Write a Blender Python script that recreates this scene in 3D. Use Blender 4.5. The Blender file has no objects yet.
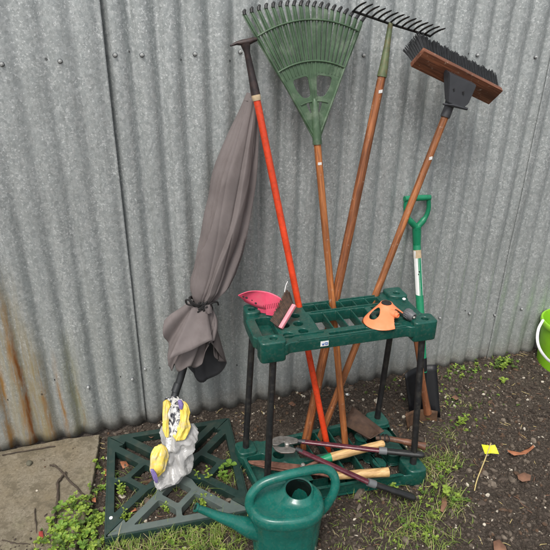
import bpy, bmesh, math, random
from mathutils import Vector, Matrix, noise
random.seed(7)
R_ = random.Random(11)
PI = math.pi
sc = bpy.context.scene
COL = sc.collection
V = Vector

# ------------------------------------------------------------------ camera
FPX = 550.0
pitch, yaw, roll = math.radians(25.3), math.radians(17.8), math.radians(0.84)
CAM = V((0, -1.72, 1.42))
fw = V((math.sin(yaw)*math.cos(pitch), math.cos(yaw)*math.cos(pitch), -math.sin(pitch)))
rt = V((math.cos(yaw), -math.sin(yaw), 0)); up = rt.cross(fw)
rt, up = rt*math.cos(roll)+up*math.sin(roll), -rt*math.sin(roll)+up*math.cos(roll)
cam = bpy.data.cameras.new('camera'); cam.lens = 36; cam.sensor_width = 36; cam.clip_start = .02; cam.clip_end = 300
camo = bpy.data.objects.new('camera', cam); COL.objects.link(camo)
camo.matrix_world = Matrix((( rt.x, up.x, -fw.x, CAM.x), (rt.y, up.y, -fw.y, CAM.y), (rt.z, up.z, -fw.z, CAM.z), (0,0,0,1)))
sc.camera = camo
# survey helpers: where a sight line of the photograph meets a real plane of the yard
def ray(x, y): return fw + rt*((x-275)/FPX) - up*((y-275)/FPX)
def pz(x, y, z): d = ray(x, y); return CAM + d*((z-CAM.z)/d.z)
def py(x, y, Y): d = ray(x, y); return CAM + d*((Y-CAM.y)/d.y)

# ------------------------------------------------------------------ materials
class NT:
    def __init__(s, name):
        s.m = bpy.data.materials.new(name); s.m.use_nodes = True
        s.t = s.m.node_tree; s.n = s.t.nodes; s.b = s.n['Principled BSDF']; s.out = s.n['Material Output']
        s.geo = s.n.new('ShaderNodeNewGeometry').outputs['Position']
    def link(s, a, b): s.t.links.new(a, b)
    def setin(s, node, key, v):
        if isinstance(v, bpy.types.NodeSocket): s.link(v, node.inputs[key])
        else: node.inputs[key].default_value = v
    def math(s, op, a, b=0.0, c=None, clamp=False):
        n = s.n.new('ShaderNodeMath'); n.operation = op; n.use_clamp = clamp
        s.setin(n, 0, a); s.setin(n, 1, b)
        if c is not None: s.setin(n, 2, c)
        return n.outputs[0]
    def map(s, scale=(1,1,1), rot=(0,0,0), vec=None):
        n = s.n.new('ShaderNodeMapping'); s.link(vec or s.geo, n.inputs[0]); n.inputs['Scale'].default_value = scale; n.inputs['Rotation'].default_value = rot
        return n.outputs[0]
    def noise(s, scale, detail=4, rough=.55, vec=None, dist=0):
        n = s.n.new('ShaderNodeTexNoise'); s.link(vec or s.geo, n.inputs['Vector'])
        n.inputs['Scale'].default_value = scale; n.inputs['Detail'].default_value = detail; n.inputs['Roughness'].default_value = rough; n.inputs['Distortion'].default_value = dist
        return n.outputs['Fac']
    def voro(s, scale, feat='F1', out='Distance', vec=None, rnd=1):
        n = s.n.new('ShaderNodeTexVoronoi'); n.feature = feat; s.link(vec or s.geo, n.inputs['Vector']); n.inputs['Scale'].default_value = scale
        n.inputs['Randomness'].default_value = rnd
        return n.outputs[out]
    def sep(s, v):
        n = s.n.new('ShaderNodeSeparateXYZ'); s.link(v, n.inputs[0]); return n.outputs
    def ramp(s, f, stops, interp='LINEAR'):
        n = s.n.new('ShaderNodeValToRGB'); s.link(f, n.inputs[0]); e = n.color_ramp.elements; n.color_ramp.interpolation = interp
        while len(e) < len(stops): e.new(.5)
        for i, (p, c) in enumerate(stops):
            e[i].position = p; e[i].color = (c, c, c, 1) if not isinstance(c, (tuple, list)) else (*c[:3], 1)
        return n.outputs[0]
    def mix(s, f, a, b, mode='MIX'):
        n = s.n.new('ShaderNodeMix'); n.data_type = 'RGBA'; n.blend_type = mode
        s.setin(n, 0, f)
        for k, v in ((6, a), (7, b)):
            if isinstance(v, bpy.types.NodeSocket): s.link(v, n.inputs[k])
            else: n.inputs[k].default_value = (*v[:3], 1)
        return n.outputs[2]
    def bump(s, h, strength=.3, dist=.002):
        n = s.n.new('ShaderNodeBump'); s.link(h, n.inputs['Height']); n.inputs['Strength'].default_value = strength; n.inputs['Distance'].default_value = dist
        s.link(n.outputs[0], s.b.inputs['Normal'])
    def base(s, c, rough=.5, metal=0.0, spec=None):
        s.setin(s.b, 'Base Color', c if isinstance(c, bpy.types.NodeSocket) else (*c, 1))
        s.setin(s.b, 'Roughness', rough); s.setin(s.b, 'Metallic', metal)
        if spec is not None: s.b.inputs['Specular IOR Level'].default_value = spec
        return s

def plain(name, c, rough=.5, metal=0, var=.25, sc_=40, bump=.15, dirt=None, dirt_amt=.4, dscale=18):
    t = NT(name)
    n = t.noise(sc_, 5, .6)
    dark = tuple(x*(1-var) for x in c); lite = tuple(min(1, x*(1+var)) for x in c)
    col = t.ramp(n, [(.3, dark), (.7, lite)])
    if dirt:
        d = t.noise(dscale, 8, .7)
        col = t.mix(t.ramp(d, [(.5, 0), (.68, dirt_amt)]), col, dirt)
    r = t.ramp(t.noise(sc_*2, 4), [(.3, max(0, rough-.1)), (.7, min(1, rough+.12))])
    t.base(col, r, metal)
    if bump: t.bump(t.noise(sc_*6, 4), bump, .001)
    return t.m

def wood(name, c1, c2, axis_pts, rough=.45, white=0.0):
    """grain runs along the tool's own shaft"""
    t = NT(name)
    d = (axis_pts[1]-axis_pts[0]).normalized()
    q = d.to_track_quat('Z', 'Y').inverted().to_euler()
    v = t.map((1, 1, 1), tuple(q))
    v2 = t.map((210, 210, 9), (0,0,0), v)
    v3 = t.map((30, 30, 5), (0,0,0), v)
    n = t.noise(1, 6, .6, v2, .6); m = t.noise(1, 4, .6, v3)
    col = t.ramp(n, [(.34, tuple(x*.75 for x in c1)), (.42, tuple(x*1.1 for x in c1)), (.56, tuple(x*1.15 for x in c2))])
    col = t.mix(t.ramp(m, [(.34, 0), (.64, .85)]), col, tuple(x*.45 for x in c1))
    wear = t.noise(55, 6, .75)
    col = t.mix(t.ramp(wear, [(.60, 0), (.68, .55+white)]), col, (.42, .33, .25))
    t.base(col, t.ramp(m, [(.3, rough-.08), (.7, rough+.2)])); t.bump(n, .25, .0008)
    return t.m

GREEN_ = plain('green_plastic', (.006, .062, .047), .3, 0, .18, 25, .1, (.10, .12, .09), .22, 30)
M = {}
M['rack'] = plain('rack_plastic', (.006, .062, .047), .30, 0, .22, 22, .25, (.12, .135, .10), .28, 110)
M['black_tube'] = plain('black_tube', (.012, .012, .013), .42, 0, .2, 60, .08, (.10, .09, .07), .3, 40)
M['can'] = plain('watering_can_plastic', (.008, .115, .090), .24, 0, .2, 20, .2, (.15, .19, .13), .22, 150)
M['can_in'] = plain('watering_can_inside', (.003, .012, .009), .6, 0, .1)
M['tile'] = plain('tile_dark', (.012, .032, .026), .42, 0, .15, 30, .2, (.09, .085, .06), .35, 22)
M['tile_grey'] = plain('tile_light_grey', (.09, .115, .105), .42, 0, .12, 30, .2, (.14, .13, .10), .35, 22)  # lighter grey base colour, used on the front grid section only
M['red'] = plain('orange_red_paint', (.66, .055, .014), .36, 0, .22, 14, .1, (.16, .045, .02), .5, 110)
M['darkgrip'] = plain('weathered_black_steel', (.028, .02, .02), .5, .2, .3, 60, .3, (.09, .05, .04), .5, 30)
M['tape'] = plain('tan_tape', (.50, .38, .24), .7, 0, .2, 60, .3)
M['rake_green'] = plain('faded_green_plastic', (.060, .108, .058), .5, 0, .25, 35, .2, (.25, .30, .22), .45, 18)
M['tip'] = plain('black_tips', (.01, .01, .01), .5, 0, .2)
M['steel_black'] = plain('black_forged_steel', (.018, .018, .018), .5, .5, .3, 60, .3, (.10, .05, .03), .4, 50)
M['rake_socket'] = plain('worn_green_paint', (.10, .13, .06), .5, .1, .3, 50, .3, (.22, .13, .06), .6, 40)
M['broom_black'] = plain('grey_black_plastic', (.035, .036, .04), .45, 0, .15, 40, .15)
M['bristle'] = plain('black_bristles', (.012, .013, .015), .55, 0, .5, 120, 0)
M['fabric_in'] = plain('canopy_lining', (.035, .035, .038), .85, 0, .2, 50, .2)
M['cord'] = plain('black_cord', (.012, .011, .011), .8, 0, .3)
M['pole'] = plain('charcoal_pole', (.028, .03, .032), .4, .3, .15, 30, .05)
M['yellow'] = plain('yellow_plastic_film', (.72, .54, .09), .3, 0, .25, 40, .3, (.45, .42, .40), .7, 26)
M['purple'] = plain('purple_print', (.20, .15, .36), .4, 0, .15)
M['spadegreen'] = plain('spade_green', (.012, .22, .105), .32, 0, .12, 30, .05)
M['spade_black'] = plain('black_blade', (.0045, .0045, .006), .45, .1, .2)
M['rust'] = plain('rusty_steel', (.10, .052, .028), .75, .2, .45, 45, .6, (.20, .10, .04), .6, 30)
M['rust_dark'] = plain('dark_rusty_steel', (.075, .045, .032), .6, .4, .4, 40, .5, (.15, .085, .05), .5, 26)
M['rust_pink'] = plain('rusty_shear_blade', (.20, .095, .065), .6, .35, .3, 70, .4, (.08, .04, .03), .6, 40)
M['pink'] = plain('hot_pink_plastic', (.80, .09, .17), .35, 0, .08, 30, .05, (.6, .2, .2), .3, 40)
M['palepink'] = plain('pale_pink_plastic', (.82, .26, .30), .4, 0, .08, 30, .05)
M['brownbr'] = plain('brown_bristles', (.05, .024, .013), .7, 0, .75, 120, 0)
M['coral'] = plain('coral_plastic', (.86, .24, .10), .4, 0, .08, 30, .05, (.6, .3, .2), .25, 30)
M['grey'] = plain('grey_rubber', (.10, .105, .11), .5, 0, .2)
M['black'] = plain('black_plastic', (.012, .012, .012), .4)
M['white'] = plain('white_paint', (.78, .78, .76), .5, 0, .05, 40, .05)
M['blue'] = plain('blue_ink', (.05, .13, .42), .5, 0, .05)
M['ink'] = plain('black_ink', (.02, .02, .02), .6, 0, .05)
M['maroon'] = plain('maroon_paint', (.085, .014, .024), .3, .1, .15, 40, .05, (.2, .12, .12), .3, 60)
M['collar'] = plain('grey_collar', (.12, .125, .13), .45, 0, .1)
M['steel'] = plain('worn_steel', (.30, .28, .26), .4, .8, .35, 60, .4, (.12, .07, .045), .65, 45)
M['bolt'] = plain('bolt_zinc', (.40, .38, .35), .45, .7, .2, 80, .3)
M['zinc'] = plain('dull_zinc', (.46, .47, .46), .45, .3, .3, 80, .3)
M['hole'] = plain('nail_hole_rim', (.01, .009, .009), .9)
M['lime'] = plain('lime_plastic', (.25, .56, .02), .38, 0, .10, 20, .08, (.22, .26, .06), .35, 30)
M['tagyellow'] = plain('fluorescent_yellow_tag', (.76, .80, .02), .5, 0, .12, 60, .3, (.5, .52, .1), .4, 60)
M['straw'] = plain('dry_stalk', (.48, .38, .16), .75, 0, .2, 60)
M['stick'] = plain('bark_stick', (.055, .04, .028), .85, 0, .5, 60, .5)
M['leaf_or'] = plain('orange_dead_leaf', (.32, .12, .055), .7, 0, .3, 50, .3)
M['leaf_br'] = plain('brown_dead_leaf', (.20, .10, .06), .8, 0, .3, 50, .3)
M['leaf_red'] = plain('red_dead_leaf', (.35, .05, .04), .7, 0, .3, 50, .3)

# clear crumpled film
t = NT('clear_plastic_film'); t.base((.50, .49, .475), .16); n = t.noise(30, 6, .7)
t.setin(t.b, 'Alpha', t.ramp(t.noise(24, 3, .5), [(.35, .42), (.65, .82)])); t.b.inputs['Specular IOR Level'].default_value = .9
t.bump(t.noise(26, 2, .5, None, 2.5), .5, .006)
M['film'] = t.m
# silver/printed film
t = NT('printed_film'); w = t.noise(1, 4, .6, t.map((48, 48, 20), (0, .3, 0)), 1.6)
t.base(t.ramp(w, [(.38, (.02, .02, .025)), (.45, (.12, .12, .13)), (.50, (.58, .57, .54)), (.60, (.66, .65, .60)), (.66, (.06, .06, .065))]), .3); t.bump(w, .6, .004); M['print'] = t.m
# canopy cloth
t = NT('mauve_grey_canvas'); wv = t.noise(900, 2, .5); st = t.noise(9, 5, .6)
col = t.ramp(st, [(.3, (.135, .115, .112)), (.7, (.18, .155, .150))])
col = t.mix(t.ramp(t.noise(60, 6, .8), [(.66, 0), (.74, .4)]), col, (.32, .30, .28))
col = t.mix(t.ramp(t.noise(14, 7, .7, t.map((1, 1, .4))), [(.5, 0), (.66, .45)]), col, (.11, .09, .085))
t.base(col, .85, 0, .25); t.bump(t.math('ADD', t.math('MULTIPLY', wv, .3), t.noise(40, 4)), .18, .003); M['cloth'] = t.m

# galvanised corrugated iron
t = NT('galvanised_iron'); P = t.sep(t.geo)
vx = t.map((1, 1, .8))
cell = t.sep(t.voro(120, 'F1', 'Color', vx))
cell2 = t.sep(t.voro(230, 'F1', 'Color', vx))
base = t.ramp(cell[0], [(0, (.36, .385, .385)), (.5, (.44, .465, .46)), (1, (.54, .56, .555))])
base = t.mix(t.ramp(cell2[1], [(0, .55), (.35, 0)]), base, (.31, .335, .335))
cloud = t.noise(5, 6, .6, t.map((1.6, 1, .7)))
base = t.mix(t.ramp(cloud, [(.35, 0), (.7, .5)]), base, (.36, .385, .38))
zone = t.noise(9, 4, .6)
fleck = t.math('ADD', t.noise(165, 5, .7), t.math('MULTIPLY', t.math('SUBTRACT', zone, .5), .18))
base = t.mix(t.ramp(fleck, [(.575, 0), (.615, .62)]), base, (.85, .87, .86))
base = t.mix(t.ramp(t.noise(160, 5, .7, t.map((1.05, 1, 1), (.3, 0, 0))), [(.57, 0), (.64, .4)]), base, (.20, .22, .22))
streak = t.noise(1, 6, .65, t.map((60, 1, 2.2)))
base = t.mix(t.ramp(streak, [(.50, 0), (.72, .5)]), base, (.24, .26, .257))
# grime rising from the soil
low = t.math('SUBTRACT', 1.0, t.math('DIVIDE', t.math('ADD', P[2], t.math('MULTIPLY', streak, .12)), .75), clamp=True)
base = t.mix(t.math('MULTIPLY', low, .25), base, (.29, .29, .26))
verylow = t.math('SUBTRACT', 1.0, t.math('DIVIDE', t.math('ADD', P[2], t.math('MULTIPLY', t.noise(22, 6, .7), -.10)), .05), clamp=True)
base = t.mix(t.math('MULTIPLY', verylow, .35), base, (.24, .21, .165))
wob = t.math('MULTIPLY', t.math('SUBTRACT', t.noise(6, 4), .5), .05)
xw = t.math('ADD', P[0], wob)
vert = t.noise(1, 8, .7, t.map((90, 1, 9)))
def rust(x0, w, ztop, col, amt):
    global base
    a = t.math('SUBTRACT', 1.0, t.math('DIVIDE', t.math('ABSOLUTE', t.math('SUBTRACT', xw, x0)), w), clamp=True)
    b = t.math('MULTIPLY', t.math('SUBTRACT', ztop, P[2]), 5.0, clamp=True)
    f = t.math('MULTIPLY', t.math('MULTIPLY', a, b), t.math('MULTIPLY', t.ramp(vert, [(.38, .15), (.58, 1)]), amt), clamp=True)
    base = t.mix(f, base, col)
rust(-.36, .085, .74, (.40, .33, .18), .8)
rust(-.30, .05, .54, (.36, .29, .15), .9)
rust(-.19, .035, .48, (.33, .32, .17), .75)
rust(-.355, .018, .66, (.42, .235, .10), 1.1)
rust(-.345, .008, .52, (.30, .11, .03), 1.4)
rust(-.415, .014, .55, (.42, .24, .09), 1.2)
rust(-.285, .012, .40, (.36, .21, .09), 1.1)
rust(-.235, .012, .40, (.36, .21, .08), 1.1)
rust(-.175, .007, .30, (.36, .24, .10), .7)
rust(-.47, .018, .5, (.40, .23, .10), 1.0)
t.base(base, t.ramp(cell[1], [(0, .36), (1, .56)]), .45)
t.bump(t.math('ADD', t.noise(70, 5, .6), t.math('MULTIPLY', t.noise(7, 3), 2.0)), .22, .003); M['iron'] = t.m

# soil
t = NT('soil'); n1 = t.noise(14, 8, .65); n2 = t.noise(120, 6, .7)
col = t.ramp(n2, [(.3, (.018, .0135, .0095)), (.5, (.06, .046, .036)), (.68, (.17, .14, .11))])
col = t.mix(t.ramp(n1, [(.35, 0), (.7, .5)]), col, (.075, .062, .05))
t.base(col, .95, 0, .2); t.bump(t.math('ADD', n2, t.noise(330, 4, .7)), .9, .006); M['soil'] = t.m
for nm, c in dict(c0=(.035,.025,.018), c1=(.065,.048,.036), c2=(.105,.082,.062), c3=(.15,.12,.092), c4=(.46,.41,.33), c5=(.085,.05,.03)).items():
    M[nm] = plain('soil_crumb_'+nm[1], c, .9, 0, .35, 90, .4)
# concrete
t = NT('old_concrete'); n = t.noise(9, 8, .65); g = t.noise(160, 6, .7)
col = t.ramp(g, [(.3, (.12, .10, .07)), (.7, (.27, .235, .175))])
col = t.mix(t.ramp(n, [(.4, 0), (.68, .65)]), col, (.17, .135, .082))
col = t.mix(t.ramp(t.voro(38, 'F1'), [(.05, .75), (.16, 0)]), col, (.07, .055, .035))
col = t.mix(t.ramp(t.noise(3.5, 5, .6), [(.5, 0), (.66, .5)]), col, (.17, .17, .09))
col = t.mix(t.ramp(t.noise(26, 7, .7), [(.48, 0), (.60, .75)]), col, (.11, .092, .062))
col = t.mix(t.ramp(t.noise(60, 4, .7), [(.62, 0), (.68, .6)]), col, (.36, .32, .24))
t.base(col, .9, 0, .25); t.bump(t.math('ADD', g, t.math('MULTIPLY', n, 2)), .6, .004); M['concrete'] = t.m
# leaves / grass
def leafmat(name, c, c2):
    t = NT(name); n = t.noise(45, 4, .6)
    t.base(t.ramp(n, [(.3, c), (.7, c2)]), .5, 0, .35)
    try: t.b.inputs['Subsurface Weight'].default_value = 0
    except Exception: pass
    tr = t.n.new('ShaderNodeBsdfTranslucent'); tr.inputs[0].default_value = (*[min(1, x*1.2) for x in c2], 1)
    mx = t.n.new('ShaderNodeMixShader'); mx.inputs[0].default_value = .3
    t.link(t.b.outputs[0], mx.inputs[1]); t.link(tr.outputs[0], mx.inputs[2]); t.link(mx.outputs[0], t.out.inputs[0])
    return t.m
M['clover'] = leafmat('clover_leaf', (.16, .26, .035), (.36, .47, .08))
M['leafgreen'] = leafmat('broad_leaf', (.10, .21, .03), (.24, .38, .06))
M['grass'] = leafmat('grass_blade', (.13, .21, .04), (.31, .39, .095))
M['drygrass'] = leafmat('dry_grass_blade', (.34, .29, .14), (.55, .47, .26))
M['mossy'] = leafmat('dull_weed_leaf', (.05, .10, .02), (.13, .19, .04))

# ------------------------------------------------------------------ mesh helpers
def mk(name, me, mats, parent=None, smooth=35):
    if isinstance(me, bmesh.types.BMesh):
        bm = me; me = bpy.data.meshes.new(name)
        bmesh.ops.recalc_face_normals(bm, faces=bm.faces); bm.to_mesh(me); bm.free()
    if not isinstance(mats, (list, tuple)): mats = [mats]
    for m in mats: me.materials.append(m)
    if smooth:
        for p in me.polygons: p.use_smooth = True
        if smooth < 180: me.set_sharp_from_angle(angle=math.radians(smooth))
    o = bpy.data.objects.new(name, me); COL.objects.link(o)
    if parent is not None:
        o.parent = parent
        if parent.type == 'EMPTY': o.matrix_parent_inverse = Matrix.Translation(-parent.location)
    return o
def tag(o, label, cat, group=None):
    o['label'] = label; o['category'] = cat
    if group: o['group'] = group
    return o
def thing(name, label, cat, loc, group=None):
    o = bpy.data.objects.new(name, None); COL.objects.link(o); o.location = loc; o.empty_display_size = .05
    return tag(o, label, cat, group)
def struct(o, kind='structure'): o['kind'] = kind; return o

def frames(pts, closed=False):
    n = len(pts); T = []
    for i in range(n):
        a = pts[(i-1) % n] if (closed or i > 0) else pts[i]; b = pts[(i+1) % n] if (closed or i < n-1) else pts[i]
        T.append((b-a).normalized())
    ref = V((0, 0, 1)) if abs(T[0].z) < .9 else V((0, 1, 0))
    N = [(ref - T[0]*ref.dot(T[0])).normalized()]
    for i in range(1, n):
        v = N[-1] - T[i]*N[-1].dot(T[i]); N.append(v.normalized())
    return [(T[i], N[i], T[i].cross(N[i])) for i in range(n)]
def tube(bm, pts, rad, seg=14, cap=True, closed=False, flat=1.0, mat=0):
    pts = [V(p) for p in pts]
    if not isinstance(rad, (list, tuple)): rad = [rad]*len(pts)
    fr = frames(pts, closed); rings = []
    for p, r, (T, N, B) in zip(pts, rad, fr):
        rings.append([bm.verts.new(p + N*math.cos(2*PI*k/seg)*r*flat + B*math.sin(2*PI*k/seg)*r) for k in range(seg)])
    m = len(rings)
    for i in range(m if closed else m-1):
        a, b = rings[i], rings[(i+1) % m]
        for k in range(seg):
            f = bm.faces.new((a[k], a[(k+1) % seg], b[(k+1) % seg], b[k])); f.material_index = mat
    if cap and not closed:
        f = bm.faces.new(rings[0][::-1]); f.material_index = mat
        f = bm.faces.new(rings[-1]); f.material_index = mat
    return rings
def tubeo(name, pts, rad, m, parent=None, seg=16, flat=1.0):
    bm = bmesh.new(); tube(bm, pts, rad, seg, flat=flat); return mk(name, bm, m, parent)
def box(bm, c, ax, ay, az, mat=0, bev=0):
    """box from centre and three half-axis vectors"""
    c, ax, ay, az = V(c), V(ax), V(ay), V(az)
    vs = [bm.verts.new(c + ax*i + ay*j + az*k) for i in (-1, 1) for j in (-1, 1) for k in (-1, 1)]
    fs = [(0,1,3,2),(4,6,7,5),(0,4,5,1),(2,3,7,6),(0,2,6,4),(1,5,7,3)]
    F = [bm.faces.new([vs[i] for i in f]) for f in fs]
    for f in F: f.material_index = mat
    if bev:
        es = list({e for f in F for e in f.edges})
        r = bmesh.ops.bevel(bm, geom=es, offset=bev, segments=2, profile=.6, affect='EDGES', material=mat)
def rnd(poly, r, n=5):
    out = []; m = len(poly)
    for i in range(m):
        p = V(poly[i]).to_2d(); a = V(poly[i-1]).to_2d(); b = V(poly[(i+1) % m]).to_2d()
        rr = min(r, (a-p).length*.45, (b-p).length*.45)
        s = p + (a-p).normalized()*rr; e = p + (b-p).normalized()*rr
        for k in range(n+1):
            q = k/n; out.append(s*(1-q)**2 + p*2*q*(1-q) + e*q*q)
    return out
def circ(cx, cy, r, n=24, sy=1.0): return [V((cx+math.cos(2*PI*k/n)*r, cy+math.sin(2*PI*k/n)*r*sy)) for k in range(n)]
def plate(polys, z0, z1, bev=.002, xf=None):
    """flat plate with holes -> mesh; polys[0] outline, the others holes"""
    cu = bpy.data.curves.new('tmp', 'CURVE'); cu.dimensions = '2D'; cu.fill_mode = 'BOTH'
    for p in polys:
        s = cu.splines.new('POLY'); s.points.add(len(p)-1)
        for i, q in enumerate(p): s.points[i].co = (q[0], q[1], 0, 1)
        s.use_cyclic_u = True
    h = (z1-z0)/2; cu.extrude = max(h-bev, 1e-5); cu.bevel_depth = bev; cu.bevel_resolution = 2; cu.offset = -bev
    o = bpy.data.objects.new('tmp', cu); COL.objects.link(o)
    dg = bpy.context.evaluated_depsgraph_get(); me = bpy.data.meshes.new_from_object(o.evaluated_get(dg))
    bpy.data.objects.remove(o); bpy.data.curves.remove(cu)
    for v in me.vertices:
        v.co.z += (z0+z1)/2
        if xf: v.co = xf(v.co)
    return me
def join_into(bm, me, mat=0):
    n0 = len(bm.faces); bm.from_mesh(me); bm.faces.ensure_lookup_table()
    for f in bm.faces[n0:]: f.material_index = mat
def catmull(pts, n=8):
    pts = [V(p) for p in pts]; out = []
    P = [pts[0]*2-pts[1]] + pts + [pts[-1]*2-pts[-2]]
    for i in range(1, len(P)-2):
        a, b, c, d = P[i-1], P[i], P[i+1], P[i+2]
        for k in range(n):
            t = k/n; out.append(.5*((2*b)+(c-a)*t+(2*a-5*b+4*c-d)*t*t+(-a+3*b-3*c+d)*t**3))
    out.append(pts[-1]); return out
def lerp(a, b, t): return a + (b-a)*t
def interp(xs, ys, x):
    if x <= xs[0]: return ys[0]
    for i in range(len(xs)-1):
        if x <= xs[i+1]: return lerp(ys[i], ys[i+1], (x-xs[i])/(xs[i+1]-xs[i]))
    return ys[-1]
def lathe(bm, base, axis, prof, seg=24, mat=0):
    axis = V(axis).normalized(); base = V(base)
    ref = V((0,0,1)) if abs(axis.z) < .9 else V((1,0,0)); N = (ref-axis*ref.dot(axis)).normalized(); B = axis.cross(N)
    rings = [[bm.verts.new(base+axis*h+(N*math.cos(2*PI*k/seg)+B*math.sin(2*PI*k/seg))*max(r, 1e-5)) for k in range(seg)] for r, h in prof]
    for a, b in zip(rings, rings[1:]):
        for k in range(seg):
            f = bm.faces.new((a[k], a[(k+1) % seg], b[(k+1) % seg], b[k])); f.material_index = mat

# ------------------------------------------------------------------ ground
def gh(x, y):
    h = noise.fractal(V((x*3.1, y*3.1, 0)), 1, 2, 3)*.007 + noise.fractal(V((x*19, y*19, 3)), .8, 2, 5)*.0065
    back = max(0, min(1, (y+.20)/.2)); h += .012*back*max(0, min(1, (x-.15)*3))
    ridge = max(0, 1-abs(y+.12)/.12)*max(0, min(1, (x-.2)*4)); h += ridge*.012
    h += max(0, noise.noise(V((x*11, y*11, 8))))**1.5*.018
    # dips under the slab and the rack
    if x < -.11 and y > -.60: h = min(h, -.006)
    return h
def axis_lin(a, b, step, lo, hi):
    xs = []; x = a
    while x < b: xs.append(x); x += step
    xs.append(b); s = step; x = b
    while x < hi: s *= 1.35; x += s; xs.append(x)
    s = step; x = a
    while x > lo: s *= 1.35; x -= s; xs.insert(0, x)
    return xs
gx = axis_lin(-.65, 2.1, .0065, -60, 60); gy = axis_lin(-1.1, .06, .0065, -60, 60)
vs = [(x, y, gh(x, y) if (-1 < x < 2.6 and -1.5 < y < .5) else 0) for y in gy for x in gx]
w = len(gx); fs = [(j*w+i, j*w+i+1, (j+1)*w+i+1, (j+1)*w+i) for j in range(len(gy)-1) for i in range(w-1)]
me = bpy.data.meshes.new('ground'); me.from_pydata(vs, [], fs); struct(mk('ground', me, M['soil'], None, 180))

# concrete slab
sl = [(-1.4, -.018), (-.24, -.012), (-.125, -.024), (-.132, -.10), (-.148, -.22), (-.165, -.33), (-.186, -.43), (-.205, -.50), (-.27, -.515), (-.33, -.50), (-.40, -.52), (-.48, -.50), (-.60, -.525), (-1.4, -.53)]
bm = bmesh.new(); N = 60
def slab_in(x, y):
    ins = False; j = len(sl)-1
    for i in range(len(sl)):
        xi, yi = sl[i]; xj, yj = sl[j]
        if (yi > y) != (yj > y) and x < (xj-xi)*(y-yi)/(yj-yi)+xi: ins = not ins
        j = i
    return ins
dense = []
for i in range(len(sl)):
    a, b = V(sl[i]), V(sl[(i+1) % len(sl)]); n = max(1, int((b-a).length/.012))
    for k in range(n):
        p = a.lerp(b, k/n); o = noise.noise(V((p.x*40, p.y*40, 0)))*.004 + noise.noise(V((p.x*140, p.y*140, 0)))*.002
        dense.append(V((p.x+o, p.y+o*.8)))
me = plate([dense], -.03, .016, .004)
struct(mk('concrete_slab', me, M['concrete'], None, 40))

# crumbs of soil, bark and grit: nobody could count them
def in_poly(x, y, poly):
    ins = False; j = len(poly)-1
    for i in range(len(poly)):
        xi, yi = poly[i][:2]; xj, yj = poly[j][:2]
        if (yi > y) != (yj > y) and x < (xj-xi)*(y-yi)/(yj-yi)+xi: ins = not ins
        j = i
    return ins
ico_b = bmesh.new(); bmesh.ops.create_icosphere(ico_b, subdivisions=1, radius=1); ico_v = [v.co.copy() for v in ico_b.verts]; ico_f = [tuple(v.index for v in f.verts) for f in ico_b.faces]; ico_b.free()
verts = []; faces = []; mids = []
cnt = 0
while cnt < 26000:
    x = R_.uniform(-.55, 2.0); y = -.98*R_.random()**.95 + .0
    if x < .2 and y < -.95: continue
    onslab = slab_in(x, y)
    if onslab and R_.random() > .012 and not (y < -.40 and R_.random() < .6*(-.38-y)/.1): continue
    big = R_.random()
    s = (.0013 + .0024*R_.random()) if big < .80 else (.0035 + .0055*R_.random())
    if big > .992: s *= 1.7
    z = (.016 if onslab else gh(x, y)) + s*.25
    a = R_.random()*2*PI; el = R_.uniform(.8, 2.6) if R_.random() < .22 else R_.uniform(.8, 1.2)
    if onslab: s = min(s, .004)
    mid = R_.choices([0,1,2,3,4,5], [24, 30, 24, 9, 3.5, 11])[0]
    rotm = Matrix.Rotation(a, 3, 'Z') @ Matrix.Rotation(R_.uniform(-.6, .6), 3, 'X')
    sx, sy, sz = s*el, s*R_.uniform(.6, 1), s*R_.uniform(.6, 1.0)
    b0 = len(verts)
    for c in ico_v:
        q = rotm @ V((c.x*sx*R_.uniform(.75, 1.2), c.y*sy*R_.uniform(.75, 1.2), c.z*sz*R_.uniform(.75, 1.2)))
        verts.append((x+q.x, y+q.y, z+q.z))
    faces += [(b0+i, b0+j, b0+k) for i, j, k in ico_f]; mids += [mid]*20
    cnt += 1
me = bpy.data.meshes.new('soil_crumbs'); me.from_pydata(verts, [], faces); me.polygons.foreach_set('material_index', mids)
struct(mk('soil_crumbs', me, [M['c%d' % i] for i in range(6)], None, 0), 'stuff')
bpy.data.objects['soil_crumbs'].data.materials.clear()
for i in range(6): bpy.data.objects['soil_crumbs'].data.materials.append(M['c%d' % i])
bpy.data.objects['soil_crumbs'].data.polygons.foreach_set('material_index', mids)

# bark shreds, straw bits
bm = bmesh.new()
for k in range(900):
    x = R_.uniform(-.5, 1.9); y = R_.uniform(-.95, -.01)
    if slab_in(x, y) and not (y < -.42 and R_.random() < .8): continue
    L = R_.uniform(.008, .035); a = R_.random()*PI*2; z = (gh(x, y) if not slab_in(x, y) else .016)+.003
    d = V((math.cos(a), math.sin(a), R_.uniform(-.1, .2)))*L
    bend = V((R_.uniform(-1,1), R_.uniform(-1,1), 0))*L*.15; p = V((x, y, z))
    tube(bm, [p, p+d*.5+bend, p+d], [.0007, .0011, .0006], 4, mat=R_.choice([0,0,1,2]))
struct(mk('plant_litter', bm, [M['stick'], M['straw'], M['leaf_br']], None, 0), 'stuff')

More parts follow.
